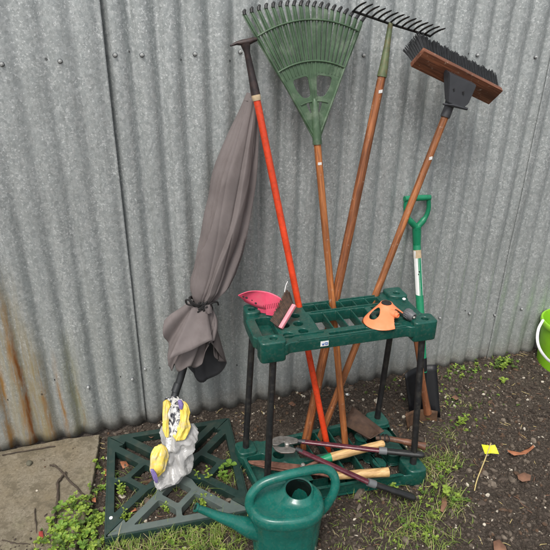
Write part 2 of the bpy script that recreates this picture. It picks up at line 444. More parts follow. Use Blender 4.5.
# ------------------------------------------------------------------ fence
PIT = .0750
fence = thing('corrugated_fence', 'weathered galvanised corrugated iron fence with rust streaks at the left, behind all the tools', 'fence', (.8, 0, 0))
SX = .0462
def fy(x, off=0): return .009*math.cos(2*PI*(x-SX-.0715)/PIT) - off   # + is away from camera
sheets = []
edges = [(SX-2*.758-.04, SX-.758, 0.0), (SX-.758-.036, SX, 0.0015), (SX-.004-.036, SX+.7585, -.0012), (SX+.7585-.036, SX+1.545, -.0004), (SX+1.517, SX+2.275, .0022), (SX+2.275-.036, SX+3.033, .001)]
def wave_y(k, x, z, off):
    damp = 1.0 + .25*noise.noise(V((x*1.3, z*.9, k)))
    amp = (.36 + .74*max(0, min(1, 1.05 - z/1.0))) if k <= 1 else 1.1   # the left sheets are flattened towards their top
    return .009*amp*damp*(math.cos(2*PI*(x-SX-.0715)/PIT) + .22*math.cos(4*PI*(x-SX-.0715)/PIT)) - off*2 + noise.noise(V((x*14, z*5.5, 21)))*.0018 + noise.noise(V((x*2.2, z*2.0, 9)))*.006 + noise.noise(V((x*9, z*3, 4)))*.0012
def surf_y(x, z):
    for k, (xa, xb, off) in enumerate(edges):
        if x < xb: return wave_y(k, x, z, off)
for k, (xa, xb, off) in enumerate(edges):
    nx = int((xb-xa)/PIT*14); nz = 46; vv = []; ff = []
    zt = 1.86 + .01*(k % 2)
    for j in range(nz+1):
        tz = j/nz
        for i in range(nx+1):
            x = lerp(xa, xb, i/nx)
            zb = .004 + .008*math.sin(x*2.3) + (.012 if k < 2 else 0) + noise.noise(V((x*6, k, 0)))*.008
            z = lerp(zb, zt, tz)
            y = wave_y(k, x, z, off)
            # free edge of each lap curls a little
            y += -(.006 if k in (1, 3) else .002)*max(0, 1-(xb-x)/.018)**1.5
            if k == 4: y -= .006*max(0, 1-(x-xa)/.02)**1.5
            elif k >= 2: y += .0045*max(0, 1-(x-xa)/.06)
            xx = x + noise.noise(V((z*1.2, k*3, 0)))*.004
            vv.append((xx, y, z))
    for j in range(nz):
        for i in range(nx): ff.append((j*(nx+1)+i, j*(nx+1)+i+1, (j+1)*(nx+1)+i+1, (j+1)*(nx+1)+i))
    me = bpy.data.meshes.new('iron_sheet'); me.from_pydata(vv, [], ff)
    o = mk('iron_sheet', me, M['iron'], fence, 180)
    s = o.modifiers.new('thickness', 'SOLIDIFY'); s.thickness = .0012; s.offset = 1
    sheets.append((xa, xb, o))
def sheet_at(x):
    for xa, xb, o in sheets:
        if x < xb: return o
    return sheets[-1][2]
screws = [(2,64),(60,61),(115,55),(142,55),(195,54),(241,52),(363,55),(478,55),(535,57),(88,386),(132,378),(145,369),(439,317),(469,313),(495,315),(522,309),(418,57)]
holes = [(46,59),(129,52),(181,60),(230,61),(105,56),(8,401),(42,393),(55,380),(121,378),(160,370),(204,341),(471,54),(466,311),(504,311),(237,366)]
for px_, py_ in screws:
    p = py(px_, py_, -.006); p.y = surf_y(p.x, p.z)-.007; bm = bmesh.new(); ax = V((R_.uniform(-.1,.1), -1, R_.uniform(-.1,.1)))
    lathe(bm, p+V((0, .006, 0)), ax, [(0, 0), (.0068, 0), (.0070, .0012), (.0062, .0030), (.004, .0040)], 18)
    mk('washer', bm, M['grey'], sheet_at(p.x), 30); bm = bmesh.new()
    lathe(bm, p+V((0, .0028, 0)), ax, [(.0052, 0), (.0050, .0022), (.0030, .0024), (.0030, .0050), (.0024, .0056), (0, .0056)], 12)
    mk('screw', bm, M['zinc'], sheet_at(p.x), 30)
for px_, py_ in holes:
    p = py(px_, py_, -.004); p.y = surf_y(p.x, p.z)-.0045; bm = bmesh.new()
    lathe(bm, p+V((0, .009, 0)), (0, -1, 0), [(0, .004), (.0018, .0045), (.0023, .0070), (.0032, .0064), (.0036, .0)], 14)
    mk('nail_hole', bm, M['hole'], sheet_at(p.x), 40)

# ------------------------------------------------------------------ tool rack
rack = thing('tool_rack', 'dark green plastic tool rack with black tube legs standing on the soil', 'tool rack', (.64, -.36, 0))
ZT = .575
O = pz(262, 345, ZT); FRc = pz(437, 321, ZT)
ux = (FRc-O).normalized(); vy = V((-ux.y, ux.x, 0)); W, D = .553, .225
def rk(c): return O + ux*c.x + vy*c.y + V((0, 0, c.z-ZT))
def sq(u0, v0, u1, v1, r=.008): return rnd([(u0, v0), (u1, v0), (u1, v1), (u0, v1)], r)
holes2 = [circ(.093,.046,.0165), circ(.142,.058,.0145), circ(.140,.103,.0145), circ(.146,.152,.0135), circ(.098,.102,.013), circ(.103,.155,.0125),
          rnd([(.212,.017),(.338,.017),(.338,.031),(.212,.031)], .007), sq(.018,.055,.066,.165,.012)]
u = .186
for k in range(6): holes2.append(sq(u, .168, u+.040, .208, .003)); u += .0445
u = .192
for k in range(4): holes2.append(sq(u, .052, u+.043, .150, .003)); u += .0475
holes2.append(sq(.395, .052, .455, .100, .012)); holes2.append(rnd([(.35,.017),(.44,.017),(.44,.028),(.35,.028)], .005)); holes2.append(sq(.40,.12,.455,.15,.01))
out = rnd([(.0,.0),(.075,-.004),(.085,.004),(.46,.004),(.47,-.004),(W,-.004),(W+.004,.06),(W-.01,.07),(W-.01,.16),(W-.004,.17),(W-.008,D+.01),(W-.08,D+.012),(W-.09,D),(.07,D),(.06,D+.012),(.0,D+.012),(-.006,.17),(-.012,.16),(-.012,.06),(-.004,.05)], .008)
bm = bmesh.new()
join_into(bm, plate([out]+holes2, .530, .567, .0028, rk))
join_into(bm, plate([sq(.016,.053,.068,.167,.012)], .534, .538, .001, rk))
rp = mk('top_tray', bm, M['rack'], rack, 40)
# raised front lip and rib lines
bm = bmesh.new()
for (a, b, c, d) in [(.11,.0045,.455,.0115),(.075,.036,.20,.040),(.20,.156,.465,.161),(.195,.212,.465,.217)]:
    join_into(bm, plate([rnd([(a,b),(c,b),(c,d),(a,d)], .002)], .566, .571, .0012, rk))
mk('rim', bm, M['rack'], rp, 40)
pods = [[(-.004,-.006),(.073,-.006),(.073,.032),(.050,.044),(-.006,.044)], [(W-.075,-.008),(W+.004,-.008),(W+.006,.044),(W-.03,.052),(W-.075,.036)],
        [(-.006,.178),(.034,.178),(.050,.20),(.050,D+.014),(-.004,D+.014)], [(W-.07,.186),(W-.05,.172),(W-.006,.168),(W-.004,D+.014),(W-.07,D+.014)]]
podc = [(.040,.022), (W-.030,.018), (.018,.205), (W-.036,.198)]
for p, c in zip(pods, podc):
    bm = bmesh.new(); join_into(bm, plate([rnd(p, .014, 6), circ(c[0], c[1], .0105)], .512, .580, .005, rk)); join_into(bm, plate([circ(c[0], c[1], .0125)], .555, .568, .001, rk))
    mk('leg_socket', bm, M['rack'], rp, 40)
# price sticker on the front edge
bm = bmesh.new(); sc0 = rk(V((.158, -.0005, .548))); box(bm, rk(V((.19, .0018, .549))), ux*.0125, V((0,0,1))*.0085, vy*.0006)
st = mk('sticker', bm, M['white'], rp, 0)
bm = bmesh.new()
ctr = rk(V((.19, .0006, .549)))
for (a, b, w_, h_, s) in [(-.006,-.0015,.0012,.0035,.4),(-.0025,.0,.0012,.0035,-.3),(-.004,-.003,.003,.0009,0),(.003,.0005,.0009,.0045,0),(.0062,.003,.0032,.001,0),(.0062,-.0035,.0032,.001,0),(.0092,.0,.0009,.004,0)]:
    dx = (ux*math.cos(s)+V((0,0,1))*math.sin(s)); dz = (V((0,0,1))*math.cos(s)-ux*math.sin(s))
    bm = bmesh.new(); box(bm, ctr+ux*a+V((0,0,b)), dx*w_, dz*h_, vy*.0004); mk('printed_mark', bm, M['blue'], st, 0)
# bottom tray
b_fl = pz(267, 487, .07); b_bl = pz(246, 446, .07); b_br = pz(377.5, 417, .07); b_fr = pz(413, 462, .07)
t_fl = rk(V((podc[0][0], podc[0][1], .52))); t_fr = rk(V((podc[1][0], podc[1][1], .52))); t_bl = rk(V((podc[2][0]+.004, podc[2][1], .52))); t_br = rk(V((podc[3][0], podc[3][1], .52)))
OB = b_fl; ub = (b_fr-b_fl).normalized(); vb = V((-ub.y, ub.x, 0)); WB = (b_fr-b_fl).length; DB = (b_bl-b_fl).dot(vb)
def rb(c):
    # bilinear: keeps the four sockets under the four legs
    s, t_ = c.x/WB, c.y/DB
    p = b_fl*(1-s)*(1-t_) + b_fr*s*(1-t_) + b_bl*(1-s)*t_ + b_br*s*t_
    return V((p.x, p.y, c.z))
o_ = .032
outb = rnd([(-o_,-o_),(.05,-o_),(.06,-o_+.01),(WB-.06,-o_+.01),(WB-.05,-o_),(WB+o_,-o_),(WB+o_,.03),(WB+o_-.008,.04),(WB+o_-.008,DB-.04),(WB+o_,DB-.03),(WB+o_,DB+o_),(WB-.05,DB+o_),(WB-.06,DB+o_-.01),(.06,DB+o_-.01),(.05,DB+o_),(-o_,DB+o_),(-o_,DB-.03),(-o_+.008,DB-.04),(-o_+.008,.04),(-o_,.03)], .012)
hb = [sq(-.012,.035,.052,DB-.035,.014), sq(WB-.05,.045,WB+.008,DB-.045,.014)]
u = .16
for k in range(5): hb.append(sq(u, DB*.55, u+.045, DB+.008, .003)); u += .05
u = .16
for k in range(4): hb.append(sq(u, .012, u+.053, DB*.45, .003)); u += .06
hb += [circ(.095,.03,.018), circ(.095,.085,.018), circ(.095,.14,.018), circ(WB-.1,.03,.018), circ(WB-.1,.085,.018), circ(WB-.1,.14,.018)]
bm = bmesh.new(); join_into(bm, plate([outb]+hb, .012, .055, .003, rb)); join_into(bm, plate([sq(-.014,.033,.054,DB-.033,.014)], .016, .020, .001, rb)); join_into(bm, plate([sq(WB-.052,.043,WB+.01,DB-.043,.014)], .016, .020, .001, rb))
bt = mk('bottom_tray', bm, M['rack'], rack, 40)
for (cx, cy) in ((0,0),(WB,0),(0,DB),(WB,DB)):
    bm = bmesh.new(); join_into(bm, plate([rnd([(cx-o_-.002,cy-o_-.002),(cx+o_,cy-o_-.002),(cx+o_,cy+o_),(cx-o_-.002,cy+o_)], .02, 6)], .004, .068, .005, rb)); mk('leg_socket', bm, M['rack'], bt, 40)
for a, b in ((b_fl, t_fl), (b_fr, t_fr), (b_bl, t_bl), (b_br, t_br)):
    d = (b-a)
    tubeo('leg', [a-d*.02+V((0,0,-.012)), a+V((0,0,.02)), b], [.0125, .0105, .0105], M['black_tube'], rack, 20)

# ------------------------------------------------------------------ long tools
def along(B, T, t_): return B + (T-B)*t_
# hoe, orange-red
B = pz(326, 440, .075); T = py(245, 42, -.085); Jn = None
def on_line(B, T, px_, py_):
    d = ray(px_, py_); u_ = T-B; w0 = B-CAM; a = u_.dot(u_); b = u_.dot(d); c = d.dot(d); dd = u_.dot(w0); e = d.dot(w0)
    s = (b*e-c*dd)/(a*c-b*b); return B+u_*s
hoe = thing('garden_hoe', 'long orange-red handled hoe with a dark weathered head on top, leaning in the rack', 'hoe', B-V((0,0,.05)))
ax = (T-B).normalized()
J = on_line(B, T, 258, 96)
tubeo('handle', [B-ax*.05, along(B, T, .3)+V((.001,0,0)), along(B, T, .6), J], [.0105, .0105, .0108, .0108], M['red'], hoe)
tubeo('binding', [J-ax*.012, J-ax*.002, J+ax*.010], [.0122, .0138, .0126], M['tape'], hoe)
bm = bmesh.new()
N1 = on_line(B, T, 248.5, 52)
tube(bm, [J+ax*.004, J+ax*.02, lerp(J, N1, .5), N1, N1+ax*.012, N1+ax*.022], [.0135, .0130, .0105, .0085, .012, .014], 18)
socket = mk('socket', bm, M['darkgrip'], hoe, 60)
bm = bmesh.new(); hd = N1+ax*.027
lx = (py(254, 42, hd.y)-py(234, 44.5, hd.y)).normalized()
hp = [hd-lx*.044+V((0,-.004,-.004)), hd-lx*.025, hd-lx*.008, hd+lx*.010, hd+lx*.026+V((0,0,.004)), hd+lx*.035+V((0,0,.004))]
tube(bm, hp, [.003, .0062, .0105, .0115, .009, .006], 14, flat=.8)
mk('head', bm, M['darkgrip'], hoe, 60)

# leaf rake
B = pz(345, 442, .075); A = py(317, 141, -.125); ax = (A-B).normalized()
wd = wood('orange_rake_handle_wood', (.30, .095, .025), (.47, .17, .05), (B, A))
lr = thing('leaf_rake', 'fan-shaped faded green plastic leaf rake with black tips on an orange wooden handle', 'rake', B-V((0,0,.05)))
tubeo('handle', [B-ax*.05, along(B,A,.35)+V((.0015,0,0)), along(B,A,.7), A+ax*.02], .0112, wd, lr)
bm = bmesh.new(); s = on_line(B, A, 318, 163); box(bm, s+V((-.002,-.0112,0)), (.006,0,0), (0,0,.004), (0,.001,0)); mk('sticker', bm, M['white'], lr, 0)
# fan plane: origin A, axis direction fa
fa = (py(306.5, 0, -.055)-A).normalized(); side = V((1,0,0)); side = (side-fa*side.dot(fa)).normalized(); nrm = side.cross(fa)   # nrm points away/up?
if nrm.y > 0: nrm = -nrm     # towards the camera
def fan(r, phi, h=0): return A + (fa*math.cos(phi)+side*math.sin(phi))*r + nrm*h
HA = math.radians(27.2)
def rend(phi): q = phi/HA; return .386 + .012*q*q - .020*q
tipr = lambda phi: rend(phi)
n = 19
def fanplate(polyrp, holes_=[], z0=-.002, z1=.002, bev=.0008):
    conv = lambda L: [V((r*math.sin(p), r*math.cos(p))) for r, p in L]
    return plate([conv(polyrp)]+[conv(h) for h in holes_], z0, z1, bev, lambda c: A+side*c.x+fa*c.y+nrm*c.z)
arc = [(.232, lerp(-HA, HA, k/20)) for k in range(21)]
poly = [(.012, 1.2), (.012, -1.2)] + [(r, p) for r, p in arc]
def ov(p0, p1, r0, r1): # rounded opening in polar coords
    L = [(r0, p0*.75), (r0, p1*.95), (lerp(r0,r1,.5), p1), (r1, p1), (r1, p0), (lerp(r0,r1,.5), p0)]
    q = [V((r*math.sin(p), r*math.cos(p))) for r, p in L]
    q = rnd(q, .012, 4); return [(v.length, math.atan2(v.x, v.y)) for v in q]
bm = bmesh.new()
join_into(bm, fanplate(poly, [ov(-.34, -.075, .132, .193), ov(.34, .075, .132, .193), ov(-.22,-.14,.085,.118), ov(.22,.14,.085,.118)]))
for ph in (-.058, 0, .058): tube(bm, [fan(.08, ph, .002), fan(.23, ph, .003)], .0022, 6)
for ph in (-HA, HA): tube(bm, [fan(.01, ph, .002), fan(.12, ph, .004), fan(rend(ph)*.84, ph, .002)], [.004, .0042, .003], 8)
tube(bm, [fan(.118, lerp(-HA, HA, k/12)*.8, .003) for k in range(13)], .0022, 6)
head = mk('rake_head', bm, M['rake_green'], lr, 40)
bm = bmesh.new()
for rr in (.232, .345):
    tube(bm, [fan(rr*(1+.012*(k/24-.5)*(-1)), lerp(-HA, HA, k/24), .004) for k in range(25)], .0028, 8)
mk('cross_band', bm, M['rake_green'], head, 60)
bm = bmesh.new(); tube(bm, [fan(-.01, 0, .001), fan(.03, 0, .002), fan(.115, 0, .005), fan(.125, 0, .004)], [.0145, .0138, .0085, .004], 16); mk('socket', bm, M['rake_green'], head, 60)
for k in range(n):
    ph = lerp(-HA, HA, k/(n-1)); re = rend(ph); bm = bmesh.new(); rings = []
    d = fan(1, ph)-fan(0, ph); sd = d.cross(nrm).normalized()
    rs = [.20, .24, .29, .33, .36, re-.006, re]
    ws = [.0030, .0050, .0062, .0071, .0066, .0058, .0054]; hs = [0, 0, 0, 0, .001, .0, -.003]
    for r, wv_, h in zip(rs, ws, hs):
        c = fan(r, ph, h)
        rings.append([bm.verts.new(c+sd*wv_*x+nrm*y) for x, y in ((-1,.0003),(-.6,.0008),(-.28,.0038),(.28,.0038),(.6,.0008),(1,.0003),(1,-.0010),(-1,-.0010))])
    for a, b in zip(rings, rings[1:]):
        for q in range(8): bm.faces.new((a[q], a[(q+1)%8], b[(q+1)%8], b[q]))
    bm.faces.new(rings[0]); bm.faces.new(rings[-1])
    e = fan(re-.003, ph, -.001)
    tube(bm, [e-d*.002+nrm*.0015, e+d*.007+side*.004, e+d*.012-nrm*.006+side*.010, e+d*.013-nrm*.020+side*.014], [.0052, .0052, .0045, .003], 8, mat=1)
    mk('tine', bm, [M['rake_green'], M['tip']], head, 40)
    o = bpy.data.objects[-1] if False else None

# steel garden rake
B = pz(307, 435, .075); T = py(384, 66, -.13); ax = (T-B).normalized()
wd = wood('worn_brown_handle_wood', (.19, .058, .018), (.36, .125, .04), (B, T), .5, .15)
gr = thing('steel_rake', 'black steel garden rake with short curved teeth and thick worn brown wooden handle', 'rake', B-V((0,0,.05)))
J = on_line(B, T, 379.5, 66)
bot = on_line(B, T, 307, 437)
tubeo('handle', [B-ax*.05, along(B,T,.3), along(B,T,.65), J-ax*.005], [.0155, .0150, .0145, .0125], wd, gr)
bm = bmesh.new(); s = on_line(B, T, 379, 91); bpx = V((-.001,-.0135,.0)); box(bm, s+bpx, (.006,0,.001), (0,0,.0045), (0,.001,0)); mk('sticker', bm, M['white'], gr, 0)
tp = py(390.5, 23.2, -.100)
tubeo('socket', [J-ax*.03, J+ax*.0, lerp(J, tp, .5), tp], [.0150, .0135, .0095, .0075], M['rake_socket'], gr)
# bar
e0 = py(353, 11, -.10); e1 = py(430, 36, -.10); bd = (e1-e0).normalized()
bm = bmesh.new(); tube(bm, catmull([e0, lerp(e0,e1,.25)+V((0,.002,-.001)), lerp(e0,e1,.5)+V((0,0,-.002)), e1], 6), .0036, 8); bar = mk('head_bar', bm, M['steel_black'], gr, 60)
for k in range(14):
    p = lerp(e0, e1, (k)/13)
    L = .052 + R_.uniform(-.003, .003)
    bm = bmesh.new(); tv = [p+V((0,.002,-.002)), p+V((.004,-.016,.009)), p+V((.009,-.034,.017)), p+V((.016,-L,.023))]
    tube(bm, catmull(tv, 3), [.0032]*4+[.0030]*3+[.0026]*2+[.0016], 6); mk('tooth', bm, M['steel_black'], bar, 60)

# push broom
B = pz(323, 430, .075); T = py(447, 112, -.18); ax = (T-B).normalized()
wd = wood('orange_brown_handle_wood', (.24, .08, .024), (.43, .16, .055), (B, T), .5, .15)
br = thing('push_broom', 'wide push broom with black bristles and wooden block on an orange brown handle', 'broom', B-V((0,0,.05)))
J = on_line(B, T, 446.5, 113)
tubeo('handle', [B-ax*.05, along(B,T,.33), along(B,T,.7)+V((-.001,0,0)), J], [.0118, .012, .0118, .0115], wd, br)
bm = bmesh.new(); s = on_line(B, T, 430, 158); box(bm, s+V((-.002,-.012,.001)), (.0055,0,.001), (0,0,.0045), (0,.001,0)); mk('sticker', bm, M['white'], br, 0)
c0 = py(457, 78.5, -.155)
ea = py(411+6.5, 59, -.155); eb = py(496, 98, -.155)
L_ = (eb-ea); Ld = L_.normalized()
bd = V((.05, .80, .58)); bd = (bd-Ld*bd.dot(Ld)).normalized(); wv = Ld.cross(bd).normalized()
if wv.z < 0: wv = -wv
hl = L_.length/2; cc = (ea+eb)/2 + bd*.009
wb = wood('broom_block_wood', (.15, .052, .026), (.27, .10, .05), (ea, eb), .5, .2)
bm = bmesh.new(); box(bm, cc, Ld*hl, wv*.031, bd*.0095, 0, .0035); blk = mk('block', bm, wb, br, 40)
bm = bmesh.new()
for i in range(30):
    for j in range(7):
        u_ = (i+.5)/30*2-1; v_ = (j+.5)/7*2-1
        root = cc + Ld*hl*.97*u_ + wv*.027*v_ + bd*.008
        endb = max(0, -u_-.72)/.28
        for q in range(9):
            a_ = q*2.4; rr_ = .0042*math.sqrt(q/9)
            off = Ld*math.cos(a_)*rr_ + wv*math.sin(a_)*rr_
            jit = V((R_.uniform(-1,1), R_.uniform(-1,1), R_.uniform(-1,1)))*.0010
            LL = .060 + R_.uniform(-.003, .003) + .006*endb
            lean = -Ld*.020*endb + wv*v_*.010 + wv*.003*math.sin(i*1.7+j)
            rt_ = root + off*.6
            tube(bm, [rt_, rt_+bd*LL*.55+lean*.45+off*.3, rt_+bd*LL+off*.9+jit+lean], [.0019, .0020, .0013], 4)
mk('bristles', bm, M['bristle'], br, 0)
# bracket
s0 = cc - bd*.0125
pA = s0 + Ld*(-.022) + wv*.018; pB = s0 + Ld*.062 + wv*.006
bm = bmesh.new()
q = [py(449.5, 73, -.19), py(477, 85.5, -.185), py(469, 104, -.20), py(464, 108, -.20), py(448, 103, -.205)]
th = V((0.004, .045, .012))
f1 = [bm.verts.new(p) for p in q]; f2 = [bm.verts.new(p+th*(1.0 if i < 2 else .55)) for i, p in enumerate(q)]
bm.faces.new(f1); bm.faces.new(f2[::-1])
for i in range(5): bm.faces.new((f1[i], f1[(i+1)%5], f2[(i+1)%5], f2[i]))
bmesh.ops.bevel(bm, geom=list(bm.edges), offset=.0025, segments=2, affect='EDGES')
bk = mk('bracket', bm, M['broom_black'], br, 40)
bm = bmesh.new()
for (a, b) in ((454, 90), (463.5, 93)):
    p = py(a, b, -.1965); bm = bmesh.new(); box(bm, p, (.0022,.0005,.001), (-.0012,0,.0048), (0,.0015,.0)); mk('slot', bm, M['ink'], bk, 0)
tubeo('socket', [J-ax*.014, J-ax*.010, J+ax*.018, J+ax*.034], [.0150, .0155, .0150, .018], M['broom_black'], br)
tubeo('wing_nut', [py(443,104,-.195), py(452,105,-.20), py(467,109,-.195)], [.003,.006,.0045], M['broom_black'], br, 8)

# spade with D handle
sp0 = pz(426, 419, .0); spT = py(416.5, 240, -.035)
ax = (spT-sp0).normalized()
sp = thing('garden_spade', 'black-bladed spade with green D-shaped grip and white label on its green shaft, behind rack', 'spade', sp0)
bt_ = on_line(sp0, spT, 423, 372)
tubeo('shaft', [bt_, along(sp0, spT, .5), spT-ax*.02], [.0135, .0150, .0150], M['spadegreen'], sp)
tubeo('collar', [on_line(sp0,spT,416.9,258), on_line(sp0,spT,416.5,250)], [.0156, .0153], M['tape'], sp)
bm = bmesh.new()
la, lb = on_line(sp0, spT, 418.5, 294), on_line(sp0, spT, 417, 250); rings = []
for k in range(9):
    a = math.radians(lerp(-180, -55, k/8)); rings.append((math.cos(a), math.sin(a)))
ra = [bm.verts.new(la+V((c*.0157, s*.0157, 0))) for c, s in rings]; rb_ = [bm.verts.new(lb+V((c*.0157, s*.0157, 0))) for c, s in rings]
for k in range(8): bm.faces.new((ra[k], ra[k+1], rb_[k+1], rb_[k]))
lbl = mk('paper_label', bm, M['white'], sp, 60)
bm = bmesh.new()
for (dz, dx, w_, h_) in ((.085,.002,.004,.009),(.078,-.001,.002,.006),(.06,.001,.0045,.0015),(.052,.0,.004,.0012),(.02,0,.004,.0012),(.012,.001,.0035,.0012)):
    p = la+(lb-la).normalized()*dz+V((dx+.0005,-.0163,0)); bm = bmesh.new(); box(bm, p+V((-.006,.0032,0)), (w_*.6,-w_*.35,.001), (-.001,0,h_), (.0003,.0005,0)); mk('printed_mark', bm, M['ink'], lbl, 0)
gc = lambda x, y: py(x, y, -.028)
bm = bmesh.new()
tube(bm, [gc(416.8,246), gc(416.8,232), gc(416.6,226)], [.0150,.0165,.017], 14)
lefta = catmull([gc(416.6,228), gc(409,219), gc(405.8,209), gc(406.5,199)], 5)
righta = catmull([gc(416.6,228), gc(425,218), gc(428.5,209), gc(428.5,199)], 5)
tube(bm, lefta, [.012]*5+[.0085]*11, 10); tube(bm, righta, [.012]*5+[.0085]*11, 10)
tube(bm, [gc(404.5,199), gc(417,198), gc(430,197.5)], [.0105,.0115,.0105], 14)
mk('grip', bm, M['spadegreen'], sp, 70)
# blade
bl = [pz(410, 417, .004), pz(440.5, 417, .004)]; tl = on_line(sp0, spT, 423, 368)
yB = bl[0].y; c4 = [py(404.5, 374, tl.y), py(436.5, 364.5, tl.y)]
bm = bmesh.new(); grid = []
for j in range(9):
    row = []
    for i in range(9):
        a, b = i/8, j/8
        p = (bl[0]*(1-a)+bl[1]*a)*(1-b) + (c4[0]*(1-a)+c4[1]*a)*b
        dish = (1-(2*a-1)**2)*.018; p = p + V((0, dish, 0))
        if b == 0: p.z -= .01*(1-(2*a-1)**2)
        row.append(bm.verts.new(p))
    grid.append(row)
for j in range(8):
    for i in range(8): bm.faces.new((grid[j][i], grid[j][i+1], grid[j+1][i+1], grid[j+1][i]))
o = mk('blade', bm, M['spade_black'], sp, 60); md = o.modifiers.new('t', 'SOLIDIFY'); md.thickness = .003
tubeo('blade_socket', [lerp(bl[0], bl[1], .5)*.35+tl*.65+V((0,-.004,0)), tl+V((0,-.002,0)), tl+ax*.04], [.005, .013, .0155], M['spade_black'], sp)

# small rusty hoe with short wooden handle, in front of the spade
h0 = pz(427.5, 413, .035); h1 = h0 + (py(416, 338, -.245)-h0)*1.08; ax = (h1-h0).normalized()
hh = thing('hand_hoe', 'short wooden handled hoe with rusty scooped blade on soil in front of black spade', 'hoe', pz(421,426,0))
wd = wood('short_hoe_wood', (.20, .07, .03), (.32, .12, .05), (h0, h1))
tubeo('handle', [h0, lerp(h0,h1,.12), lerp(h0,h1,.4), h1], [.0165, .0135, .0105, .0105], wd, hh)
bm = bmesh.new(); grid = []
cs = [(405,414),(437.5,411)]; cb = [(406,427),(435,426)]
yy = h0.y-.012
for j in range(6):
    row = []
    for i in range(11):
        a, b = i/10, j/5; x = lerp(lerp(cs[0][0], cs[1][0], a), lerp(cb[0][0], cb[1][0], a), b); y = lerp(lerp(cs[0][1], cs[1][1], a), lerp(cb[0][1], cb[1][1], a), b) + 1.5*b*math.sin(a*PI)
        p = py(x, y, yy); p = p + V((0, .02*math.sin(a*PI) - .01*b, 0)); row.append(bm.verts.new(p))
    grid.append(row)
for j in range(5):
    for i in range(10): bm.faces.new((grid[j][i], grid[j][i+1], grid[j+1][i+1], grid[j+1][i]))
o = mk('blade', bm, M['rust'], hh, 60); md = o.modifiers.new('t', 'SOLIDIFY'); md.thickness = .003

# ------------------------------------------------------------------ items on the rack
ztop = .571
# dust pan
dp = thing('dustpan', 'hot pink plastic dustpan with dark holes and a comb edge on rack corner', 'dustpan', pz(262, 312, ztop))
def dpt(x, y, z): return pz(x, y, z)
A0 = dpt(238, 295, .635); A1 = dpt(256, 290.5, .65); A2 = dpt(266, 291.5, .65); A3 = dpt(284, 300, .63); A4 = dpt(275, 311, .586); A5 = dpt(258, 307.5, .588); A6 = dpt(246, 302, .600)
bm = bmesh.new(); ringp = catmull([A0, lerp(A0,A1,.5)+V((0,0,.004)), A1, A2, lerp(A2,A3,.5)+V((0,0,.004)), A3], 4); lowp = catmull([A0, lerp(A0,A6,.5), A6, A5, lerp(A5,A4,.5), A4], 4)
grid = []
for j in range(8):
    b = j/7; row = []
    for i in range(len(ringp)):
        p = lerp(ringp[i], lowp[i], b) + V((0, 0, .010*math.sin(b*PI)*min(1, i/6))); row.append(bm.verts.new(p))
    grid.append(row)
for j in range(7):
    for i in range(len(ringp)-1): bm.faces.new((grid[j][i], grid[j][i+1], grid[j+1][i+1], grid[j+1][i]))
bmesh.ops.remove_doubles(bm, verts=bm.verts, dist=.0003)
o = mk('pan', bm, M['pink'], dp, 50); md = o.modifiers.new('t', 'SOLIDIFY'); md.thickness = .0022; md.offset = -1
bm = bmesh.new()
for k in range(9):
    t_ = k/8; a = lerp(dpt(263.5, 305.5, .625), dpt(278, 303.0, .635), t_)+V((0,0,.001)); b = a + V((-.004, -.020, -.004))
    tube(bm, [a, b], .0011, 5)
pan_ = o; mk('comb_slot', bm, plain('dark_pink_slot', (.20,.02,.03), .6), o, 0)
bm = bmesh.new()
for (x, y, s) in ((243.3,296.7,1.2),(246.5,297.8,1.5),(255.8,303.3,1.3),(252,300.4,.7),(249,292.8,.6)):
    p = pz(x, y, .632); bm = bmesh.new(); box(bm, p, (.0022*s,0,0), (0,.003*s,0), (0,0,.0014), 0, .0005); mk('pan_hole', bm, M['ink'], pan_, 0)
# stand so that pan rests: two folded side walls under it
bm = bmesh.new()
for a, b in ((A5, A4),):
    vs_ = [bm.verts.new(p) for p in (a, b, V((b.x, b.y+.004, ztop)), V((a.x, a.y+.004, ztop)))]; bm.faces.new(vs_)
for a, b in ((A2, A3),):
    vs_ = [bm.verts.new(p) for p in (a, b, V((b.x, b.y-.004, ztop)), V((a.x, a.y-.004, ztop)))]; bm.faces.new(vs_)
o = mk('side_wall', bm, M['pink'], dp, 0); md = o.modifiers.new('t', 'SOLIDIFY'); md.thickness = .002

# hand brush
hb_ = thing('hand_brush', 'small hand brush with brown bristles and pale pink handle on edge beside the dustpan', 'brush', pz(283, 328, ztop))
h0 = pz(266.5+13.5, 328, ztop+.003); h1 = pz(294, 304.5, ztop+.062); dd = (h1-h0)
hx = (pz(297,304,ztop+.06)-pz(291.5,302,ztop+.06)).normalized()
bm = bmesh.new(); n_ = (dd.normalized().cross(hx)).normalized(); box(bm, (h0+h1)/2+hx*.002, dd*.5, hx*.0062, n_*.006, 0, .0025); hbk = mk('handle', bm, M['palepink'], hb_, 40)
bm = bmesh.new()
for i in range(22):
    for j in range(5):
        for q_ in range(5):
            t_ = (i+.5)/22; root = h0+dd*t_ - hx*.004 + n_*((j-2)*.0024); fn = (t_-.5)
            tip = root - hx*(.033+.006*t_) + dd*(.10+.32*t_) + n_*((j-2)*.0030) + V((R_.uniform(-1,1), R_.uniform(-1,1), R_.uniform(-1,1)))*.003
            tube(bm, [root, lerp(root, tip, .5), tip], [.0016, .0019, .0010], 4)
mk('bristles', bm, M['brownbr'], hb_, 0)
tubeo('hanging_loop', catmull([pz(289, 303, .635), pz(285,294,.65), pz(285.4,287,.655), pz(287.6,281.5,.66)], 4), .0013, M['white'], hb_, 6)

